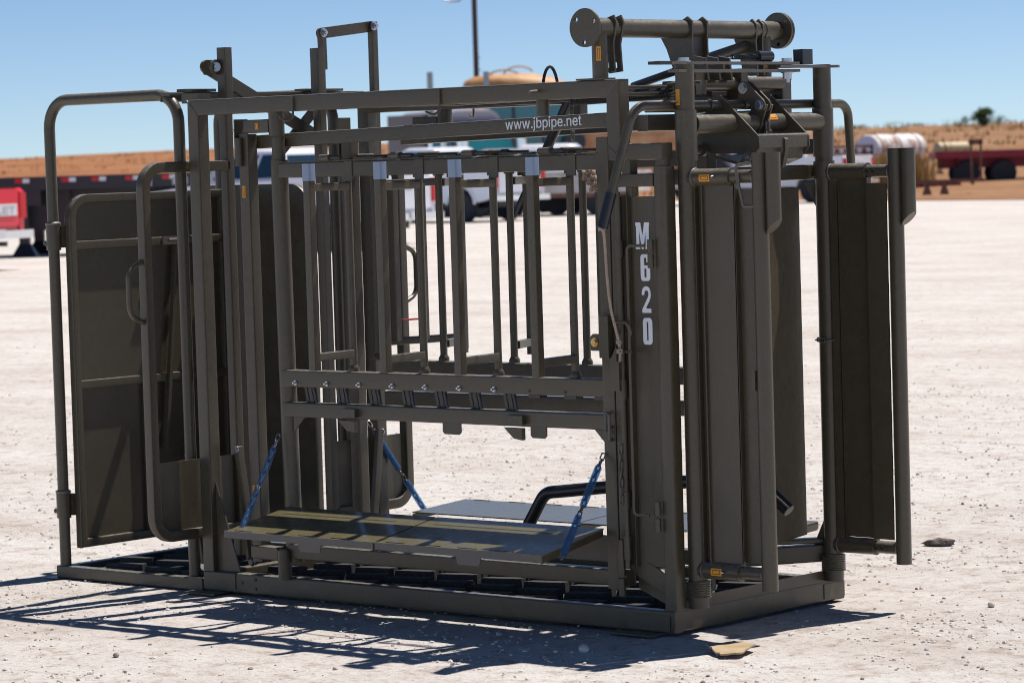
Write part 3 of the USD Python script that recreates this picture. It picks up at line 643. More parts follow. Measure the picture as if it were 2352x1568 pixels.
lg = C('release_lever', pipe(g0, g1, .0165, 14))
C('rubber_grip', pipe(g1+(g0-g1)*.35, g1-nz(g0-g1)*.012, .0195, 14), BLACK, lg); C('rubber_grip', pipe(g0, g0+(g1-g0)*.5, .0195, 14), BLACK, lg)
k0 = V(-1.955, .7, 1.10)
hl = C('hand_lever', pipe(k0, (-1.945, .7, 1.36), .006, 10)); C('rubber_grip', pipe((-1.944, .7, 1.357), (-1.943, .7, 1.50), .0135, 12), BLACK, hl); C('lever_disc', pipe((-1.944, .7, 1.352), (-1.944, .7, 1.357), .02, 14), RAW, hl)
C('cable_tie', bx(-1.96, -1.93, .69, .71, 1.04, 1.046), RED); C('cable_tie', bx(-2.02, -1.99, .8, .9, 1.04, 1.046), RED)
# rubber-covered squeeze handle on the far side
sp_ = [at(u, v, Y=.52) for u, v in ((1214, 1205), (1252, 1131), (1420, 1116), (1640, 1102), (1745, 1106), (1812, 1172))]
sq = C('squeeze_handle', sweep(fillet(sp_, .07, 7), circ(.0245, 16)), BLACK)
C('handle_end', pipe(sp_[-1]-nz(sp_[-1]-sp_[-2])*.004, sp_[-1]+nz(sp_[-1]-sp_[-2])*.002, .021, 14), RAW, sq)

# tail gate: two sliding leaves, track and linkage
TX = -2.42; TK = -2.515; TM = -2.45
tr = C('gate_track', [beam((TK, .005, 1.985), (TK, 1.13, 1.985), .056, .014, .003), bx(TK-.028, TK-.022, .005, 1.13, 1.955, 1.98), bx(TK+.02, TK+.026, .03, 1.11, 1.955, 1.98)])
C('track_block', [bx(TX-.03, TX+.06, .035, .11, 1.945, 1.984), bx(TK-.02, TK+.03, .09, .26, 1.993, 2.005)], parent=tr)
C('track_block', [bx(TK-.02, TK+.04, .76, .99, 1.993, 2.003)], parent=tr)
for far_ in (0, 1):
    F = (lambda m: mirror(m if isinstance(m, trimesh.Trimesh) else cat_(m), W)) if far_ else (lambda m: m)
    S = lambda name, m, mt=None, parent=None: C(name, F(m), mt, parent)
    lf = S('gate_leaf', sweep(fillet([(TX, .24, .235), (TX, -.218, .235), (TX, -.218, 1.695), (TX, .24, 1.695)], .085, 7), rrect(.042, .042, .006), up=(1, 0, 0)))
    S('leaf_stile', vbeam(TX, .246, .12, 1.95, .042, .042), parent=lf)
    S('leaf_upright', vbeam(TX, .25, 1.96, 2.168, .046, .046), parent=lf)
    S('leaf_sheet', bx(TX-.003, TX+.002, -.18, .24, .25, .53), parent=lf)
    S('leaf_stile', vbeam(TX-.005, .10, .25, 1.68, .04, .04), parent=lf)
    S('pull_handle', sweep(fillet([(TX, -.218, 1.337), (TX, -.312, 1.30), (TX, -.312, 1.12), (TX, -.218, 1.079)], .055), circ(.0105, 10)), parent=lf)
    S('stop_tab', bx(TX+.0, TX+.006, .05, .085, .83, .92), parent=lf)
    for xx, y0, z0, y1, z1 in ((TX-.05, .032, .552, .098, .075), (TX+.15, .106, .576, .173, .096)):
        st = S('brace_strap', beam((xx, y0, z0), (xx, y1, z1), .035, .022, .004, (1, 0, 0)))
        S('strap_bolt', bolt((xx, y0-.012, z0-.01), (0, -1, 0), .011, .009), ZINC, st); S('strap_bolt', bolt((xx, y1-.012, z1+.012), (0, -1, 0), .013, .01), ZINC, st)
    S('strap_bracket', bx(TX-.09, TX+.02, .11, .116, .055, .13))
C('scissor_bar', flat((TM-.035, .204, 2.093), (TM-.035, .88, 1.782), .052, .009, (1, 0, 0)))
C('scissor_bar', flat((TM-.05, .86, 1.93), (TM-.05, .60, 1.72), .045, .009, (1, 0, 0)))
sb = C('scissor_bracket', [yz([(.2, 2.12), (.26, 2.12), (.26, 2.06), (.19, 2.06), (.17, 2.09), (.18, 2.11)], TM+.02, .006), yz([(.2, 2.12), (.24, 2.12), (.24, 2.06), (.19, 2.06), (.17, 2.09), (.18, 2.11)], TM-.03, .006)])
C('pivot_bolt', bolt((TM+.027, .205, 2.09), (1, -.4, 0), .014, .012), ZINC, sb)
ls = C('link_strap', yz([(.79, 2.245), (.825, 2.245), (.84, 2.23), (.842, 2.08), (.80, 2.08)], TM+.025, .007))
C('link_bar', flat((TM+.015, .822, 2.23), (TM+.015, 1.13, 2.262), .045, .008, (1, 0, 0)))
la = C('link_arm', vbeam(TM+.02, 1.134, 1.62, 2.282, .03, .034, .004))
C('link_arm_inner', vbeam(TM+.012, .822, 1.96, 2.12, .03, .028, .004), parent=la)
for y, z in ((.818, 2.232), (1.125, 2.263)): C('pivot_bolt', bolt((TM+.037, y, z), (1, 0, 0), .014, .012, .008), ZINC, la)

# palpation cage behind the tail gate
for y, x0, x1 in ((.03, -3.245, -2.466), (1.0, -3.245, -2.55)):
    C('cage_arch', sweep(fillet([(x0, y, .05), (x0, y, 1.983), (x1, y, 1.983), (x1, y, .05)], .115, 8), circ(.0235, 18)))
DX = -3.2
cd = C('cage_door', sweep(np.vstack([V(DX, .95, .14), fillet([(DX, .085, .14), (DX, .085, 1.575), (DX, .95, 1.575)], .085, 8)]), rrect(.036, .036, .006), up=(1, 0, 0)))
C('door_stile', vbeam(DX, .95, .125, 1.59, .036, .036), parent=cd)
C('door_sheet', bx(DX-.008, DX-.004, .09, .945, .145, 1.57), parent=cd)
for z in (1.381, .80): C('door_rail', beam((DX, .1, z), (DX, .935, z), .034, .036, .005), parent=cd)
C('door_rail', vbeam(DX, .47, .155, .782, .034, .034, .005), parent=cd)
C('door_rail', beam((DX+.02, .56, .5), (DX+.02, .66, 1.36), .018, .022, .003, (1, 0, 0)), parent=cd)
C('door_latch', [bx(DX+.019, DX+.028, .58, .68, 1.365, 1.40), pipe((DX+.04, .6, 1.385), (DX+.04, .8, 1.385), .007, 8)], RAW, cd)
for z in (1.365, .25):
    hg = C('hinge_collar', pipe((-3.245, .03, z), (-3.245, .03, z+.105), .0305, 18))
    C('collar_tab', bx(-3.24, -3.212, .05, .068, z+.01, z+.1), parent=hg)
    C('collar_bolt', bolt((-3.27, .008, z+.03), (-.6, -1, 0), .008, .008), RAW, hg); C('collar_cap', lathe([(.031, 0), (.033, .008), (.024, .014)], (-3.245, .03, z+.104), (0, 0, 1), 16), RAW, hg)
fsP = unary_union([sbox(-3.36, .1, -2.75, 1.5), sbox(-3.36, .1, -2.85, 1.592), Point(-2.85, 1.492).buffer(.1, 8)])
fs = C('side_sheet', xz(list(fsP.exterior.coords)[:-1], W-.006, .004))
C('sheet_tube', sweep(fillet([(-3.36, W+.012, 1.592), (-2.755, W+.012, 1.592), (-2.755, W+.012, .12)], .1, 7), rrect(.034, .034, .005), up=(0, 1, 0)), parent=fs)

# decals
def decal(c, n, upv, w, h, R=None):
    c, n, u = V(*c), nz(n), nz(upv); s = np.cross(u, n)
    def patch(w_, h_, off, ox=0.0, oy=0.0):
        K = 7; rings = []
        for k in range(K):
            t = (k/(K-1)-.5)*w_+ox
            if R: th = t/R; b = c-n*R + (n*math.cos(th)+s*math.sin(th))*(R+off); nn = n*math.cos(th)+s*math.sin(th)
            else: b = c+s*t+n*off; nn = n
            rings.append([b-u*(h_/2-oy), b+u*(h_/2+oy), b+u*(h_/2+oy)+nn*.0005, b-u*(h_/2-oy)+nn*.0005])
        return loft(rings)
    d = C('decal', patch(w, h, .0008), ORANGE, label='orange safety decal with a small black outline')
    L, T_ = (w*.5, h*.7) if h > w else (w*.7, h*.5); t = .0016
    ink = [patch(L if h <= w else t, T_ if h > w else t, .0015, *(o)) for o in (((0, T_/2) if h <= w else (L/2, 0)), ((0, -T_/2) if h <= w else (-L/2, 0)))]
    ink += [patch(t if h <= w else L, t if h > w else T_, .0015, *o) for o in (((L/2, 0) if h <= w else (0, T_/2)), ((-L/2, 0) if h <= w else (0, -T_/2)))]
    C('decal_drawing', ink, INK, d)
decal((-2.0, .0045, 1.843), (0, -1, 0), (0, 0, 1), .018, .024)
decal((-2.078, .0, 1.59), (0, -1, 0), (0, 0, 1), .018, .045)
decal((R0+.0285*.5, .03-.0285*.866, 2.05), (.5, -.866, 0), (0, 0, 1), .016, .05, .0285)
decal((.028-.0335*.3, .105-.0335*.954, 1.885), (-.3, -.954, 0), (0, 0, 1), .024, .055, .0335)
decal((.125, .105-.0305, 1.602), (0, -1, 0), (1, 0, 0), .024, .046, .0305)
decal((.132, .105-.0305, .226), (0, -1, 0), (1, 0, 0), .026, .046, .0305)
decal((.028+.034*.8, .58, 1.791+.034*.6), (.8, 0, .6), (0, 1, 0), .024, .05, .034)
decal((R0+.0285*.7, W-.03-.0285*.71, 2.02), (.7, -.71, 0), (0, 0, 1), .018, .04, .0285)
decal((-2.08, .0, .42), (0, -1, 0), (0, 0, 1), .014, .04)

# ropes
def twist(pts, r):
    pts = np.array(pts, float); t = np.linspace(0, 1, len(pts)); tt = np.linspace(0, 1, len(pts)*6)
    from scipy.interpolate import CubicSpline
    p = CubicSpline(t, pts)(tt); L = np.r_[0, np.cumsum(np.linalg.norm(np.diff(p, axis=0), axis=1))]; ms = []
    n = int(L[-1]/.003)+8; q = np.linspace(0, L[-1], n); pp = np.stack([np.interp(q, L, p[:, k]) for k in range(3)], 1)
    d = np.gradient(pp, axis=0); d /= np.linalg.norm(d, axis=1)[:, None]; a = np.cross(d, V(.31, .77, .4)); a /= np.linalg.norm(a, axis=1)[:, None]; b = np.cross(d, a)
    for s in range(3):
        ph = q/.0042*1.0/ (r/.0035)+s*2*math.pi/3
        ms.append(sweep(pp+(a*np.cos(ph)[:, None]+b*np.sin(ph)[:, None])*r*.5, circ(r*.58, 6)))
    return cat_(ms)
tip = nb[1]-nz(nb[0]-nb[1])*.012
rp_ = C('pull_rope', twist([tip, at(1389, 560, Y=-.16), at(1393, 620, Y=-.14), at(1400, 690, Y=-.11), at(1410, 740, Y=-.08), at(1421, 785, Y=-.05), at(1424, 830, Y=-.04)], .0052), ROPE)
def knot(c, R, r):
    return twist([V(*c)+R*V(math.cos(2.1*t), math.sin(2.1*t)*.8, .7*math.sin(3*t)) for t in np.linspace(0, 6, 16)], r)
C('rope_knot', knot(tip+V(0, 0, .004), .011, .0045), ROPE, rp_); C('rope_knot', knot(at(1423, 806, Y=-.045), .009, .004), ROPE, rp_); C('rope_knot', knot(at(1421, 905-120, Y=-.05), .007, .004), ROPE, rp_)
k0 = at(1352, 402, Y=.35)
kr = C('tied_rope', knot(k0, .022, .0065), ROPE); C('rope_knot', knot(k0+V(.015, 0, -.02), .018, .006), ROPE, kr); C('rope_knot', knot(k0+V(.03, 0, -.045), .02, .005), ROPE, kr)

# ------------------------------------------------------------------ single stones and litter
def stone(u, v, size, squash, seed, m):
    q = np.random.default_rng(seed); k = trimesh.creation.icosphere(2, 1.0); d = meshkit.fbm(k.vertices*1.3+seed*7.1, 3, seed)
    k.vertices *= (0.7+.6*d)[:, None]; k.vertices *= size*V(1, .8, squash); k.vertices[:, 2] += size*squash*.55
    c = at(u, v, Z=0); c[2] = gh(c[0], c[1])*.55-.004; k.apply_translation(c); return k
for u, v, sz, sq, sd, lab in ((1341, 1490, .02, .8, 1, 'whitish rounded stone lying in the shadow in front of the chute'),
                              (2277, 1389, .0145, .75, 2, 'pale angular stone on the gravel right of the front base beam'),
                              (267, 1506, .0125, .8, 3, 'small brown lone stone on the sunlit gravel left of the long shadows'),
                              (755, 1590-4, .0, 1, 9, '')):
    if sz: put('stone', stone(u, v, sz, sq, sd, STONE), STONE if sd < 3 else STONE2, smooth=30, label=lab, cat='stone', group=None)
CLOD = mat('dark_clod', (.07, .06, .055), .9, bump=(90, .8, .01), var=(40, [(.3, (.03, .026, .024)), (.7, (.17, .14, .12))]))
c0 = at(2158, 1249, Z=0); k = trimesh.creation.icosphere(3, 1.0); k.vertices *= (.6+.8*meshkit.fbm(k.vertices*1.6, 3, 5))[:, None]; k.vertices *= V(.065, .03, .02)
k.apply_transform(trimesh.transformations.rotation_matrix(.5, (0, 0, 1))); k.apply_translation(c0+V(0, 0, .005))
put('debris', k, CLOD, label='dark torn scrap lying alone on the gravel right of the far head gate', cat='debris')
CARD = mat('weathered_cardboard', (.5, .36, .2), .85, bump=(120, .5, .004), var=(9, [(.3, (.27, .19, .10)), (.7, (.38, .29, .18))]))
cc = [at(u, v, Z=.0) for u, v in ((1620, 1487), (1690, 1478), (1738, 1487), (1700, 1505), (1655, 1506))]
org = np.mean(cc, 0); pts = []
ccs = cc+[cc[0]]
for a, b in zip(ccs, ccs[1:]):
    for t in np.linspace(0, 1, 9)[:-1]: pts.append((a+(b-a)*t)[:2]-org[:2]+nrg.normal(0, .0028, 2))
m = trimesh.creation.extrude_polygon(Polygon(pts).buffer(0), .006, engine='earcut'); m = m.subdivide().subdivide()
m.vertices[:, 2] += .003+.016*(meshkit.fbm(m.vertices*V(9, 9, 0), 3, 2)-.3); m.apply_translation((*org[:2], 0))
put('cardboard', m, CARD, smooth=40, label='torn tan cardboard scrap on the gravel in front of the near head gate', cat='cardboard')

# ------------------------------------------------------------------ field beyond the yard
def edge(u): return np.interp(u, [-6000, 0, 600, 1500, 2100, 2352, 8000], [175, 175, 150, 112, 96, 92, 90])
us = np.r_[np.linspace(-9000, -300, 14)[:-1], np.linspace(-300, 2650, 90), np.linspace(2650, 11000, 14)[1:]]
rad = np.r_[0, np.geomspace(3, 60, 14), np.geomspace(75, 220, 22), np.geomspace(260, 2500, 12)]
FX, FY, FZ = [np.zeros((len(us), len(rad))) for _ in range(3)]
for i, u in enumerate(us):
    e = float(edge(u)); crest = float(np.interp(u, [0, 700, 1500, 2352], [165, 170, 170, 170])); hgt = float(np.interp(u, [-400, 0, 480, 900, 1700, 2352, 3000], [2.95, 2.95, 3.2, 3.2, 2.9, 2.98, 3.0]))
    for j, r_ in enumerate(rad):
        p = far(u, e+r_); t = np.clip(r_/crest, 0, 1); t = t*t*(3-2*t)
        h = .012+(hgt-.012)*t + (0 if j == 0 else (meshkit.fbm(V(p[0]*.03, p[1]*.03, 0), 3, 8)-.5)*.5*min(1, r_/30)*(1 if r_ < 200 else .3))
        FX[i, j], FY[i, j], FZ[i, j] = p[0], p[1], max(h, .012)
FIELD = usdkit.material(stage, LK+'dry_field', {
    'g': ('geometry', {}), 'd': ('vector_math', {'math_type': 'dot_product', 'vector2': tuple(float(x) for x in r2)}),
    'lr': ('map_range', {'from_min': -60.0, 'from_max': 25.0, 'clamp': True}),
    'n1': ('noise_texture', {'scale': 0.12, 'detail': 8.0, 'roughness': 0.72}),
    'ra': ('rgb_ramp', {'ramp': [(0.30, (0.15, 0.085, 0.04)), (0.44, (0.25, 0.10, 0.042)), (0.56, (0.30, 0.125, 0.055)), (0.72, (0.24, 0.15, 0.07))]}),
    'rb': ('rgb_ramp', {'ramp': [(0.30, (0.13, 0.075, 0.042)), (0.46, (0.24, 0.125, 0.068)), (0.60, (0.25, 0.155, 0.088)), (0.75, (0.26, 0.19, 0.11))]}),
    'n2': ('noise_texture', {'scale': 1.6, 'detail': 6.0, 'roughness': 0.8}), 'r2': ('rgb_ramp', {'ramp': [(0.3, (0.55, 0.55, 0.5)), (0.6, (1.1, 1.1, 1.1))]}),
    'mx': ('mix_color', {}), 'mu': ('mix_color', {'blend_type': 'multiply', 'fac': 0.8}),
    'p': ('principled_bsdf', {'roughness': 0.95, 'specular_ior_level': 0.1})},
    [('g.position', 'd.vector1'), ('d.value', 'lr.value'), ('g.position', 'n1.vector'), ('n1.fac', 'ra.fac'), ('n1.fac', 'rb.fac'), ('lr.result', 'mx.fac'), ('ra.color', 'mx.a'), ('rb.color', 'mx.b'),
     ('g.position', 'n2.vector'), ('n2.fac', 'r2.fac'), ('mx.result', 'mu.a'), ('r2.color', 'mu.b'), ('mu.result', 'p.base_color')], surface='p.BSDF')
put('field', grid_mesh(FX, FY, FZ), FIELD, smooth=True, kind='structure')
def fz(p):
    i = np.argmin((FX-p[0])**2+(FY-p[1])**2); return FZ.ravel()[i]
# pale track across the field
tp = [far(u, float(edge(u))+d) for u, d in ((-500, 40), (0, 44), (300, 46), (560, 50), (900, 58), (1200, 66))]
tm = []
for p in tp:
    z = fz(p)+.06; tm.append([V(*(p[:2]-g2[:2]*1.5), z), V(*(p[:2]+g2[:2]*4.0), z+.12)])
tv = np.array(tm).reshape(-1, 3); tf = [[2*i, 2*i+2, 2*i+3] for i in range(len(tp)-1)]+[[2*i, 2*i+3, 2*i+1] for i in range(len(tp)-1)]
put('farm_track', trimesh.Trimesh(tv, tf, process=False), mat('pale_track', (.38, .31, .27), .95), smooth=False, kind='structure')

# dry grass and scrub
def blades(n, cx, spread, h, seed, lean=.35, w=.02):
    q = np.random.default_rng(seed); p = cx[:, None] if False else None
    b = np.asarray(cx); c = b[q.integers(0, len(b), n)]+np.c_[q.normal(0, spread, (n, 2)), np.zeros(n)]
    th = q.random(n)*6.283; hh = h*(.5+.7*q.random(n)); d = np.c_[np.cos(th), np.sin(th), np.zeros(n)]; s = np.c_[-np.sin(th), np.cos(th), np.zeros(n)]
    t = c+d*(lean*hh*q.random(n))[:, None]+np.c_[np.zeros((n, 2)), hh]; mid = (c*.45+t*.55)+np.c_[np.zeros((n, 2)), hh*.08]
    v = np.stack([c-s*w, c+s*w, mid-s*w*.8, mid+s*w*.8, t], 1); f = np.array([[0, 1, 3], [0, 3, 2], [2, 3, 4]])[None]+(np.arange(n)*5)[:, None, None]
    return trimesh.Trimesh(v.reshape(-1, 3), f.reshape(-1, 3), process=False)
def leafmat(name, c1, c2):
    return usdkit.material(stage, LK+name, {'g': ('geometry', {}), 'n': ('noise_texture', {'scale': 3.0, 'detail': 3.0}), 'r': ('rgb_ramp', {'ramp': [(.3, c1), (.7, c2)]}),
        'p': ('principled_bsdf', {'roughness': .75, 'specular_ior_level': .2}), 't': ('translucent_bsdf', {}), 'm': ('mix_closure', {'fac': .3})},
        [('g.position', 'n.vector'), ('n.fac', 'r.fac'), ('r.color', 'p.base_color'), ('r.color', 't.color'), ('p.BSDF', 'm.closure1'), ('t.BSDF', 'm.closure2')], surface='m.closure')
STRAW = leafmat('dry_straw', (.22, .14, .055), (.34, .23, .10)); GREEN = leafmat('scrub_green', (.035, .07, .025), (.09, .14, .05)); SAGE = leafmat('scrub_sage', (.10, .13, .06), (.2, .2, .1))
q = np.random.default_rng(21); base = []
for k in range(700):
    u = q.uniform(-100, 2450); p = far(u, float(edge(u))+(48 if u > 1900 else 8)+125*q.random()**1.2); p[2] = fz(p); base.append(p)
put('field_grass', blades(6000, base, .5, .30, 5, .6, .04), STRAW, smooth=False, label='tufts of dry grass dotted over the ploughed field behind the yard', cat='grass', kind='stuff')
base = [far(u, 118+d, .1) for u, d in zip(q.uniform(2030, 2125, 30), q.uniform(-2, 4, 30))]
put('dry_grass', blades(3600, base, .25, 1.15, 6, .4, .018), STRAW, smooth=False, label='tall golden dry grass standing by the tank and red trailer', cat='grass', kind='stuff')
def bush(u, d, h, w, seed, mtl, label, name='bush', n=1500):
    p = far(u, d); p[2] = fz(p)-.05; q = np.random.default_rng(seed)
    cl = np.c_[q.normal(0, .32, (26, 2))*w, .25*h+q.random(26)*h*.62]; c = cl[q.integers(0, 26, n)]+q.normal(0, 1, (n, 3))*V(.13*w, .13*w, .1*h); c[:, 2] = np.clip(c[:, 2], .02*h, h*1.05)
    a, b = q.normal(0, 1, (n, 3)), q.normal(0, 1, (n, 3)); a /= np.linalg.norm(a, axis=1)[:, None]; b -= a*(a*b).sum(1)[:, None]; b /= np.linalg.norm(b, axis=1)[:, None]; s = .05*h*(.6+.8*q.random(n))[:, None]
    v = np.stack([c-a*s, c+b*s*.5, c+a*s, c-b*s*.5], 1)+0; f = np.array([[0, 1, 2], [0, 2, 3]])[None]+(np.arange(n)*4)[:, None, None]
    t = thing(name, label, 'bush', p)
    put('foliage', trimesh.Trimesh(v.reshape(-1, 3), f.reshape(-1, 3), process=False), mtl, t, smooth=False)
    put('stem', cat_([sweep([V(0, 0, 0), V(*(cl[i]*V(.5, .5, .5))), cl[i]], circ(.02*h, 5)) for i in range(7)]), DARKBARK, t)
DARKBARK = mat('bush_stem', (.09, .07, .05), .9)
bush(2268, 232, 1.4, 1.15, 1, GREEN, 'tall dark green bush alone on the skyline at the right', n=2600)
bush(2305, 236, .75, 1.0, 2, GREEN, 'low bush just right of the tall skyline bush', n=500)
bush(2215, 232, .65, 1.6, 3, SAGE, 'low olive bush just left of the tall skyline bush', n=600)
bush(2075, 240, .55, 2.2, 4, SAGE, 'low scrub on the skyline above the round end of the white tank', n=500)
bush(1992, 236, .5, 1.4, 5, SAGE, 'small scrub on the skyline right of the far lever bend', n=400)
bush(1958, 215, .9, .8, 6, GREEN, 'small green bush seen just right of the far pivot pipe', n=500)

# ------------------------------------------------------------------ vehicles and yard things
WPAINT = mat('white_car_paint', (.66, .68, .74), .25, coat=.5); RPAINT = mat('red_car_paint', (.62, .006, .03), .25, coat=.6); GREY = mat('grey_car_paint', (.30, .29, .32), .3, coat=.4)
MAROON = mat('maroon_truck_paint', (.055, .022, .026), .3, coat=.5); TYRE = mat('tyre_rubber', (.018, .02, .024), .8); CHROME = mat('chrome', (.75, .77, .8), .14, 1.0)
DGLASS = mat('dark_car_glass', (.012, .028, .045), .06, spec=.9); TEAL = mat('teal_cab_glass', (.018, .13, .155), .08, spec=.8); STEEL = mat('stack_steel', (.26, .27, .29), .4, .6); LAMP = mat('red_lamp', (.50, .01, .015), .25); AMBER = mat('amber_lamp', (.8, .2, .02), .3)
BLKM = mat('black_steel', (.014, .015, .02), .4); LOADER = mat('orange_machine_paint', (.62, .26, .09), .5, var=(2.2, [(.35, (.36, .13, .045)), (.65, (.48, .26, .12))])); GRILLE = mat('rust_red_grille', (.5, .10, .04), .6)
DIRTY = mat('dirty_white_body', (.4, .4, .4), .6, var=(1.6, [(.3, (.25, .20, .17)), (.5, (.42, .40, .39)), (.7, (.50, .49, .48))])); DECK = mat('pale_deck_planks', (.36, .34, .32), .8); SILVER = mat('silver_plate', (.62, .62, .65), .35)
RUSTW = mat('rusty_white_tank', (.6, .6, .6), .55, var=(1.1, [(.34, (.2, .09, .05)), (.41, (.46, .38, .32)), (.47, (.60, .60, .62)), (.8, (.6, .6, .62))])); RUST = mat('rust_brown', (.16, .07, .05), .8, var=(6, [(.3, (.09, .04, .03)), (.7, (.24, .11, .07))]))
REDST = mat('red_trailer_steel', (.30, .012, .035), .5, var=(2, [(.3, (.20, .012, .03)), (.7, (.34, .02, .04))])); RIM2 = mat('dusty_rim', (.32, .21, .17), .7); CREAM = mat('cream_tank', (.42, .35, .20), .6); WOOD = mat('pole_wood', (.055, .035, .028), .85)

def heading(off):
    'world angle of a vehicle that drives away from the viewer turned off degrees to the left'
    a = math.radians(off); f = g2*math.cos(a)-r2*math.sin(a); return math.atan2(f[1], f[0])
def P(t, name, mesh, m, parent=None, **k): return put(name, mesh, m, parent or t, **k)
def wheel(t, x, y, r, w, rim=CHROME, s=1, k=.62):
    ty = P(t, 'wheel', lathe([(r*.6, -w/2), (r*.9, -w/2), (r, -w*.36), (r, w*.36), (r*.9, w/2), (r*.6, w/2)], (x, y, r), (0, 1, 0), 26), TYRE)
    P(t, 'rim', lathe([(.01, w*.30), (r*.22, w*.42), (r*.3, w*.30), (r*k*.8, w*.25), (r*k, w*.47), (r*k*1.03, w*.42)], (x, y, r), (0, s, 0), 22), rim, ty)
    P(t, 'hub', cat_([lathe([(r*.09, 0), (r*.08, .03)], (x+r*.4*math.cos(q_), y+s*w*.28, r+r*.4*math.sin(q_)), (0, s, 0), 8) for q_ in np.arange(6)*math.pi/3]), BLKM, ty)
def quad(pts, th=.012):
    p = np.asarray(pts, float); n = nz(np.cross(p[1]-p[0], p[2]-p[0])); v = np.vstack([p-n*th, p+n*th]); m = trimesh.convex.convex_hull(v); return m
def pickup(u, d, off, label, pm, rim=CHROME, plate=True, cab_len=2.1, top='letters'):
    a = heading(off); f = V(math.cos(a), math.sin(a), 0); c = far(u, d)+f*2.9
    t = thing('pickup_truck', label, 'pickup truck', c, a)
    prof = [(-2.84, .62), (-2.84, .98), (-.74, .98), (-.74, 1.36), (1.3, 1.32), (2.66, 1.18), (2.86, 1.02), (2.9, .6), (2.4, .5), (-2.4, .55)]
    sidep = [(-2.86, .62), (-2.88, 1.34), (-2.8, 1.40), (-.74, 1.40), (-.7, 1.36), (1.3, 1.32), (2.6, 1.18), (2.8, 1.0), (2.82, .6), (2.4, .48), (-2.4, .52)]
    arch = [Point(x, .44).buffer(.52, 10) for x in (-1.72, 1.82)]
    def ext(poly, y0, y1):
        m = trimesh.creation.extrude_polygon(poly, y1-y0, engine='earcut'); m.vertices = m.vertices[:, [0, 2, 1]]+V(0, y0, 0); m.faces = m.faces[:, ::-1]; return m
    sp = Polygon(sidep).difference(unary_union(arch))
    bd = P(t, 'body', [ext(Polygon(prof).difference(unary_union(arch)), -.86, .86), ext(sp, .86, .985), ext(sp, -.985, -.86)], pm, smooth=25)
    for s in (1, -1):
        for x in (-1.72, 1.82):
            n = [(x+.55*math.cos(q_), .44+.55*math.sin(q_)) for q_ in np.linspace(.05, math.pi-.05, 14)]+[(x+.48*math.cos(q_), .44+.48*math.sin(q_)) for q_ in np.linspace(math.pi-.05, .05, 14)]
            P(t, 'wheel_arch', ext(Polygon(n), s*.99-.015, s*.99+.015), pm, bd)
    b0, t0 = [(-.70, -.92, 1.34), (1.42, -.92, 1.32), (1.42, .92, 1.32), (-.70, .92, 1.34)], [(-.52, -.72, 1.92), (.62, -.72, 1.92), (.62, .72, 1.92), (-.52, .72, 1.92)]
    b0, t0 = np.array(b0), np.array(t0); mid = lambda k: b0+(t0-b0)*k
    rf = np.array([(-.42, -.60, 1.975), (.5, -.60, 1.975), (.5, .60, 1.975), (-.42, .60, 1.975)])
    cb = P(t, 'cab', loft([b0, t0, rf]), pm, smooth=45)
    L = lambda i, k: mid(k)[i]
    def win(name, i, j, s0, s1, k0, k1):
        g = lambda s, k: L(i, k)+(L(j, k)-L(i, k))*s
        P(t, name, quad([g(s0, k0), g(s1, k0), g(s1, k1), g(s0, k1)]), DGLASS, cb)
    win('rear_window', 3, 0, .1, .9, .12, .86); win('windshield', 1, 2, .06, .94, .1, .92)
    for i, j in ((0, 1), (3, 2)): win('side_window', i, j, .06, .36, .12, .88); win('side_window', i, j, .42, .86, .12, .88)
    P(t, 'tailgate', [bx(-2.93, -2.875, -.78, .78, .76, 1.385, .02), bx(-2.945, -2.93, -.2, .2, 1.18, 1.28)], pm)
    for s in (1, -1):
        P(t, 'taillight', bx(-2.935, -2.80, s*.80, s*.992, .88, 1.32, .03), LAMP); P(t, 'mirror', bx(1.05, 1.2, s*1.0, s*1.2, 1.34, 1.58, .03), BLKM)
        for x in (-1.72, 1.82): wheel(t, x, s*.83, .40, .27, rim, s)
        P(t, 'headlight', bx(2.78, 2.9, s*.55, s*.93, .85, 1.05, .02), SILVER); P(t, 'door_handle', bx(-.3, -.1, s*.985, s*1.005, 1.16, 1.2), CHROME)
    P(t, 'bumper', [bx(-3.1, -2.9, -.98, .98, .54, .68, .04), bx(-3.11, -3.1, -.5, .5, .55, .6)], CHROME); P(t, 'front_bumper', bx(2.86, 3.02, -.98, .98, .5, .72, .04), CHROME)
    P(t, 'license_plate', bx(-3.125, -3.112, -.16, .16, .56, .7), mat('pale_green_plate', (.5, .62, .58), .5) if False else SILVER)
    P(t, 'axle', [pipe((-1.72, -.8, .42), (-1.72, .8, .42), .07), bx(-2.6, 2.4, -.5, .5, .38, .6)], BLKM)
    return t, a, c
pickup(943, 61, 56, 'white crew cab pickup seen through the middle bars with its rear turned right', WPAINT)
pickup(1203, 84, 46, 'white pickup behind the right bars, its tall red taillight beside a bar', WPAINT)
pickup(1984, 98, 58, 'white pickup on the right beyond the far head gate at the yard edge', WPAINT)
t, a, c = pickup(-14, 55, 60, 'red pickup cut off by the left edge, tailgate with a white band', RPAINT)
bd_ = P(t, 'tailgate_band', bx(-2.953, -2.93, -.7, .76, .93, 1.13), SILVER)
lt_ = fit(meshkit.text_mesh('LET', .05, .004, True), .5, .13); T = np.eye(4); T[:3, 0] = (0, -1, 0); T[:3, 1] = (0, 0, 1); T[:3, 2] = (-1, 0, 0); T[:3, 3] = (-2.954, -.15, .965); lt_.apply_transform(T)
P(t, 'tailgate_lettering', lt_, mat('grey_letters', (.42, .42, .44), .5), bd_, smooth=False)
P(t, 'hitch', bx(-3.25, -3.0, -.04, .04, .42, .5), BLKM)

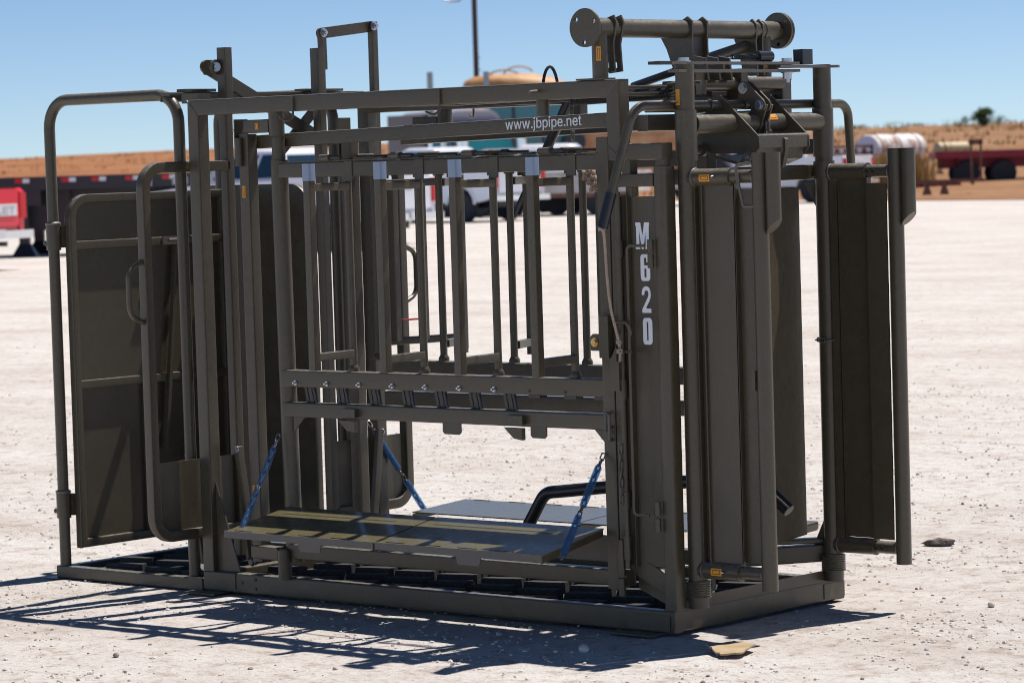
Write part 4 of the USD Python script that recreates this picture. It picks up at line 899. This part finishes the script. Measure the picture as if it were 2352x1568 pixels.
# flatbed service truck with a low white body
a = heading(74); t = thing('service_truck', 'white flatbed work truck with a dirty low side body behind the rope', 'truck', far(1298, 90), a)
bd = P(t, 'side_body', [bx(-2.3, 1.6, -1.1, 1.1, .62, 1.12, .03)], DIRTY); P(t, 'bed_deck', bx(-2.35, 1.6, -1.15, 1.15, 1.125, 1.19), DIRTY, bd); P(t, 'body_skirt', bx(-2.2, 1.5, 1.102, 1.115, .5, .62), RUST, bd)
cb = P(t, 'cab', loft([V(*p) for p in ([(.7, -.95, .6), (3.3, -.95, .6), (3.3, .95, .6), (.7, .95, .6)], [(.7, -.95, 1.3), (3.2, -.95, 1.15), (3.2, .95, 1.15), (.7, .95, 1.3)])]+[np.array([(.75, -.9, 1.35), (2.3, -.9, 1.3), (2.3, .9, 1.3), (.75, .9, 1.35)]), np.array([(.82, -.74, 1.85), (1.75, -.74, 1.85), (1.75, .74, 1.85), (.82, .74, 1.85)]), np.array([(.95, -.6, 1.95), (1.6, -.6, 1.95), (1.6, .6, 1.95), (.95, .6, 1.95)])]), WPAINT, smooth=45) if False else None
b_, t_ = np.array([(-.5, -.92, 1.2), (1.5, -.92, 1.2), (1.5, .92, 1.2), (-.5, .92, 1.2)], float), np.array([(-.42, -.78, 1.9), (.95, -.78, 1.9), (.95, .78, 1.9), (-.42, .78, 1.9)], float)
cb = P(t, 'cab', loft([b_, t_, t_*V(.85, .85, 1)+V(.04, 0, .09)]), WPAINT, smooth=50)
P(t, 'side_window', quad([(-.3, .90, 1.32), (.35, .90, 1.32), (.32, .80, 1.8), (-.28, .80, 1.8)]), DGLASS, cb); P(t, 'side_window', quad([(.45, .90, 1.32), (1.2, .90, 1.32), (.85, .80, 1.8), (.42, .80, 1.8)]), DGLASS, cb)
P(t, 'taillight', bx(-2.37, -2.3, .8, 1.05, .95, 1.1), LAMP); P(t, 'taillight', bx(-2.37, -2.3, -1.05, -.8, .95, 1.1), LAMP); P(t, 'rack_post', [bx(-2.2, -2.12, .95, 1.03, 1.19, 1.5), bx(-1.4, -1.32, .95, 1.03, 1.19, 1.5), bx(-2.2, -1.32, .95, 1.03, 1.46, 1.52)], SILVER)
for x in (-1.3, 2.1):
    for s in (1, -1): wheel(t, x, s*.92, .40, .27, SILVER, s)

# black gooseneck trailer
a = heading(90); c = far(23, 64.5); t = thing('flatbed_trailer', 'long black gooseneck flatbed trailer with red and white side reflectors at the left', 'trailer', c, a+math.pi)
Lt = 8.6
P(t, 'deck', bx(0, Lt, -1.25, 1.25, 1.50, 1.56), DECK); sr = P(t, 'side_rail', [bx(-.02, Lt, -1.29, -1.25, 1.30, 1.565), bx(-.02, .02, -1.29, 1.29, 1.0, 1.565)], BLKM)
for k, x in enumerate((.42, 1.33, 1.92, 2.58, 3.3, 4.2, 5.2)): P(t, 'reflector', bx(x, x+.14, -1.296, -1.29, 1.45, 1.53), LAMP, sr); P(t, 'reflector', bx(x+.15, x+.28, -1.296, -1.29, 1.45, 1.53), SILVER, sr)
P(t, 'front_wall', [bx(.0, .22, -1.25, -1.0, .72, 1.3), bx(.25, .9, -1.2, 1.2, 1.0, 1.3), bx(.3, Lt, -.5, -.35, .98, 1.5), bx(.3, Lt, .35, .5, .98, 1.5)], BLKM)
for y in (-1.0, 1.0):
    lg_ = P(t, 'landing_leg', [bx(.43, .63, y-.1, y+.1, .2, 1.3), bx(.46, .6, y-.07, y+.07, .05, .3)], BLKM); P(t, 'landing_foot', loft([np.array([(.28, y-.22, .0), (.78, y-.22, .0), (.78, y+.22, .0), (.28, y+.22, .0)]), np.array([(.44, y-.09, .28), (.62, y-.09, .28), (.62, y+.09, .28), (.44, y+.09, .28)])]), BLKM, lg_)
P(t, 'neck', [bx(.1, 1.4, -.6, .6, .5, 1.3), bx(1.3, 2.2, -.45, .45, .75, 1.2)], BLKM); P(t, 'deck_gear', [bx(2.3, 4.4, -1.2, -.2, 1.30, 1.5), bx(2.9, 3.1, -1.31, -1.29, 1.32, 1.5), bx(3.5, 3.8, -1.31, -1.29, 1.33, 1.48)], GREY)
for x in (6.3, 7.3):
    for s in (-1, 1): wheel(t, x, s*.95, .41, .5, SILVER, s)

# maroon semi truck with sleeper and stacks
a = heading(215); t = thing('semi_truck', 'maroon semi truck with sleeper box and two chrome exhaust stacks beyond the pickups', 'semi truck', far(1071, 97)-.62*V(math.cos(a), math.sin(a), 0), a)
P(t, 'sleeper', bx(-1.6, .5, -1.2, 1.2, 1.05, 3.0, .12), MAROON)
cb = P(t, 'cab', loft([np.array([(.5, -1.1, .9), (2.1, -1.1, .9), (2.1, 1.1, .9), (.5, 1.1, .9)]), np.array([(.5, -1.1, 1.75), (2.1, -1.1, 1.75), (2.1, 1.1, 1.75), (.5, 1.1, 1.75)]), np.array([(.5, -1.0, 2.75), (1.75, -1.0, 2.75), (1.75, 1.0, 2.75), (.5, 1.0, 2.75)])]), MAROON, smooth=45)
P(t, 'windshield', quad([(2.09, -.95, 1.8), (2.09, .95, 1.8), (1.80, .9, 2.6), (1.80, -.9, 2.6)]), TEAL, cb)
for s in (1, -1): P(t, 'side_window', quad([(.8, s*1.105, 1.8), (1.9, s*1.105, 1.8), (1.6, s*1.035, 2.55), (.8, s*1.035, 2.55)]), TEAL, cb)
P(t, 'hood', loft([np.array([(2.05, -.95, .8), (2.05, .95, .8), (2.05, .95, 1.78), (2.05, -.95, 1.78)]), np.array([(4.4, -.75, .8), (4.4, .75, .8), (4.4, .75, 1.6), (4.4, -.75, 1.6)])]), SILVER, smooth=20); P(t, 'grille', bx(4.4, 4.46, -.5, .5, .8, 1.55), CHROME)
P(t, 'roof_fairing', sweep([(-1.2, 0, 2.62), (.9, 0, 2.68), (1.3, 0, 2.6)], rrect(2.0, .95, .4, 5)), GREY, cb)
for s in (1, -1):
    st_ = P(t, 'exhaust_stack', pipe((.62, s*1.02, .9), (.62, s*1.02, 4.25), .09), STEEL); P(t, 'heat_shield', pipe((.62, s*1.02, 1.4), (.62, s*1.02, 2.7), .12), CHROME, st_)
    P(t, 'fuel_tank', pipe((-.6, s*1.02, .75), (1.4, s*1.02, .75), .32), CHROME); P(t, 'air_cleaner', pipe((2.3, s*1.05, 1.5), (2.3, s*1.05, 2.2), .18), CHROME); P(t, 'mirror', bx(1.75, 1.82, s*1.25, s*1.45, 1.8, 2.4), CHROME)
    for x in (-3.0, -1.8, 3.6): wheel(t, x, s*.95, .52, .36, CHROME, s)
P(t, 'frame', bx(-3.8, 4.2, -.45, .45, .75, 1.0), BLKM)

# silver car roof between the trucks
a = heading(70); t = thing('grey_pickup', 'silver grey pickup mostly hidden behind the white ones, only roof and hood showing', 'pickup truck', far(1190, 92), a)
P(t, 'body', [bx(-2.6, 2.7, -.97, .97, .55, 1.3, .08)], GREY); cb = P(t, 'cab', loft([np.array([(-1.0, -.9, 1.28), (1.4, -.9, 1.28), (1.4, .9, 1.28), (-1, .9, 1.28)]), np.array([(-.8, -.75, 1.82), (.8, -.75, 1.82), (.8, .75, 1.82), (-.8, .75, 1.82)]), np.array([(-.6, -.6, 1.9), (.6, -.6, 1.9), (.6, .6, 1.9), (-.6, .6, 1.9)])]), GREY, smooth=50)
P(t, 'side_window', quad([(-.75, .9, 1.36), (1.0, .9, 1.36), (.65, .79, 1.74), (-.65, .79, 1.74)]), DGLASS, cb)
for x in (-1.6, 1.7):
    for s in (1, -1): wheel(t, x, s*.83, .38, .26, CHROME, s)

# orange wheel loader
a = heading(97); c = far(1430, 100); t = thing('wheel_loader', 'big dusty orange wheel loader with a glass cab and tan roof behind the trucks', 'wheel loader', c, a)
hd_ = P(t, 'engine_hood', [bx(-4.3, 1.3, -1.0, 1.0, 1.25, 2.35, .15), bx(-4.2, 1.2, -.85, .85, .7, 1.3)], LOADER)
P(t, 'rear_counterweight', bx(-4.6, -4.0, -1.1, 1.1, .8, 1.9, .1), LOADER); P(t, 'side_louvre', [bx(-3.9, -2.6, 1.0, 1.02, 1.4, 1.45+.0)]+[bx(-3.9+.22*k, -3.75+.22*k, 1.0, 1.03, 1.35, 1.75) for k in range(6)]+[bx(-3.9, -2.65, 1.0, 1.03, 1.52, 1.58)], GRILLE, hd_)
P(t, 'service_door', bx(-1.5, -.2, 1.0, 1.03, 1.35, 2.2), LOADER, hd_); P(t, 'safety_stripe', bx(-.12, .06, 1.0, 1.032, 1.3, 2.3), LAMP, hd_)
cb = P(t, 'cab_frame', [bx(x-.06, x+.06, y-.06, y+.06, 1.9, 3.85) for x in (1.5, 4.2) for y in (-.8, .8)]+[bx(1.4, 4.3, -.9, .9, 1.6, 2.0, .08)], LOADER); P(t, 'cab_glass', [bx(1.54, 4.15, y-.01, y+.01, 2.0, 3.8) for y in (-.8, .8)]+[bx(x-.01, x+.01, -.75, .75, 2.0, 3.8) for x in (1.5, 4.2)], TEAL, cb); P(t, 'seat', [bx(2.1, 2.7, -.3, .3, 2.0, 2.5, .05), bx(2.1, 2.25, -.3, .3, 2.4, 3.2, .05)], BLKM, cb)
P(t, 'window_bar', [bx(x-.04, x+.04, .78, .84, 1.9, 3.8) for x in (2.4, 3.3)], BLKM, cb)
P(t, 'roof', loft([np.array([(x0+(x1-x0)*(.5-.5*math.cos(q_)), w_*math.sin(q_), z_) for q_ in np.arange(20)*2*math.pi/20]) for x0, x1, w_, z_ in ((1.5, 4.75, .98, 3.85), (1.7, 4.7, .95, 4.0), (2.2, 4.45, .8, 4.13), (2.6, 4.0, .5, 4.2))]), mat('tan_roof', (.50, .25, .085), .6, var=(2.0, [(.35, (.34, .15, .05)), (.65, (.48, .28, .12))])), cb, smooth=60)
P(t, 'roof_cable', [sweep([V(3.0+.5*math.cos(q_), 0, 4.1+.33*math.sin(q_)) for q_ in np.linspace(.2, 2.6, 10)], circ(.03, 6)), sweep([V(3.5+.5*math.cos(q_), .3, 4.1+.22*math.sin(q_)) for q_ in np.linspace(.2, 2.9, 10)], circ(.03, 6))], LOADER, cb)
P(t, 'loader_arm', [beam((3.9, s*.55, 1.7), (6.0, s*.55, .7), .16, .4, .03) for s in (-1, 1)], LOADER); P(t, 'bucket', [loft([np.array([(5.7, y, .2), (6.9, y, .1), (6.9, y, .2), (6.1, y, .5), (5.9, y, 1.3), (5.7, y, 1.3)]) for y in (-1.4, 1.4)])], RUST)
for x in (-2.6, 2.6):
    for s in (1, -1): wheel(t, x, s*1.05, .8, .6, LOADER, s, .55)
P(t, 'intake_drum', pipe((1.5, 1.05, 2.05), (1.5, 1.35, 2.05), .33), BLKM)

# utility pole
p0 = far(1113, 105); t = thing('utility_pole', 'dark brown wooden utility pole rising behind the trucks', 'utility pole', p0)
P(t, 'pole', sweep([V(0, 0, 0), V(0, 0, 10)], circ(.088, 12)), WOOD); P(t, 'crossarm', beam(-r2*1.1+V(0, 0, 9.3), r2*1.1+V(0, 0, 9.3), .1, .12, .01), WOOD)
P(t, 'loose_wire', sweep([-r2*.12+V(0, 0, 7.5), -r2*.28+V(0, 0, 6.95), -r2*.5+V(0, 0, 6.74), -r2*.75+V(0, 0, 6.72), -r2*.95+V(0, 0, 6.8)], circ(.03, 8)), GREY)
P(t, 'pole_step', [pipe(V(0, 0, z), r2*.16+V(0, 0, z+.0), .02, 8) for z in (4.5, 4.9)], ZINC)

# tanks, red trailer, rack, pipes
def tank(name, u, d, off, L, R, zc, mtl, label, bands=True):
    a = heading(off); t = thing(name, label, 'tank', far(u, d), a)
    P(t, 'shell', lathe([(.05, 0), (R*.7, .01), (R*.96, .06), (R, .14), (R, L-.14), (R*.96, L-.05), (R*.7, L)], (0, 0, zc), (1, 0, 0), 30), mtl)
    if bands: P(t, 'end_cap', lathe([(.02, 0), (R*.9, .015), (R*.93, .03)], (-.03, 0, zc), (1, 0, 0), 30), mat('pale_blue_end', (.55, .60, .72), .4))
    for k in range(5 if bands else 2): P(t, 'band', lathe([(R, 0), (R+.02, .01), (R+.02, .09), (R, .1)], (.35+k*L*.19, 0, zc), (1, 0, 0), 30), RUST if k % 2 == 0 else mtl)
    for x in (.4, L-.5): P(t, 'saddle', bx(x, x+.2, -R*.8, R*.8, 0, max(.1, zc-R*.8)), REDST)
tank('storage_tank', 2001, 138, -36, 4.3, .58, 1.55, RUSTW, 'white horizontal tank streaked with rust beyond the far head gate')
tank('cream_tank', 2160, 168, -62, 2.0, .33, 1.38, CREAM, 'small cream yellow tank behind the end of the rusty white one', False)
a = heading(88); t = thing('red_trailer', 'dark red flatbed semi trailer with big wheels at the right edge', 'trailer', far(2150, 124), a+math.pi)
P(t, 'deck', [bx(0, 13, -1.25, 1.25, 1.08, 1.32)], REDST); P(t, 'side_rail', [bx(0, 13, -1.29, -1.25, 1.12, 1.36)]+[bx(.7+1.5*k, .9+1.5*k, -1.3, -1.29, 1.2, 1.25) for k in range(8)], REDST); P(t, 'frame', [bx(.3, 12.5, -.5, -.35, .7, 1.08), bx(.3, 12.5, .35, .5, .7, 1.08), bx(.9, 1.2, -.9, .9, .45, 1.08)], REDST)
P(t, 'bumper_bar', [bx(.25, .32, -1.1, 1.1, .5, .58), bx(.25, .32, -.6, -.52, .5, 1.1), bx(.25, .32, .52, .6, .5, 1.1)], RUST)
for x in (1.22, 2.6):
    for s in (-1, 1): wheel(t, x, s*.95, .5, .5, RIM2, s, .58)
a = heading(86); t = thing('steel_rack', 'rusty steel skid with a tall upright frame lying in front of the red trailer', 'steel rack', far(2060, 104), a+math.pi)
P(t, 'long_rail', [bx(-.4, 2.9, -.5, -.42, .42, .52), bx(-.4, 2.2, .4, .48, .30, .40)], RUST); P(t, 'cross_rail', [bx(x, x+.06, -.5, .48, .33, .42) for x in (-.3, .4, 1.1, 1.8, 2.5)], RUST)
P(t, 'upright_frame', [bx(2.45, 2.52, -.5, -.43, .5, 1.75), bx(2.75, 2.82, -.5, -.43, .5, 1.75), bx(2.4, 2.85, -.5, -.43, 1.6, 1.78)], RUST)
for x in (-.35, .35, 1.05, 1.6): P(t, 'foot', loft([np.array([(x-.16, -.6, 0), (x+.16, -.6, 0), (x+.16, -.3, 0), (x-.16, -.3, 0)]), np.array([(x-.04, -.5, .42), (x+.04, -.5, .42), (x+.04, -.42, .42), (x-.04, -.42, .42)])]), RUST)
a = heading(95); t = thing('pipe_rack', 'rusty rack of pipes with pale round ends behind the right pickup', 'pipe rack', far(1952, 118), a)
P(t, 'rack_frame', [bx(-.9, -.8, -.7, .7, 0, 1.7), bx(.8, .9, -.7, .7, 0, 1.7), bx(-.9, .9, .6, .7, 1.35, 1.42), bx(-.9, .9, .6, .7, 1.62, 1.7)], RUST)
for k in range(5):
    pp_ = P(t, 'stacked_pipe', pipe((-.7+.33*k, .75, 1.52), (-.7+.33*k, -2.0, 1.52), .085, 12), RUST); P(t, 'pipe_cap', pipe((-.7+.33*k, .76, 1.52), (-.7+.33*k, .80, 1.52), .085, 12), WPAINT, pp_)
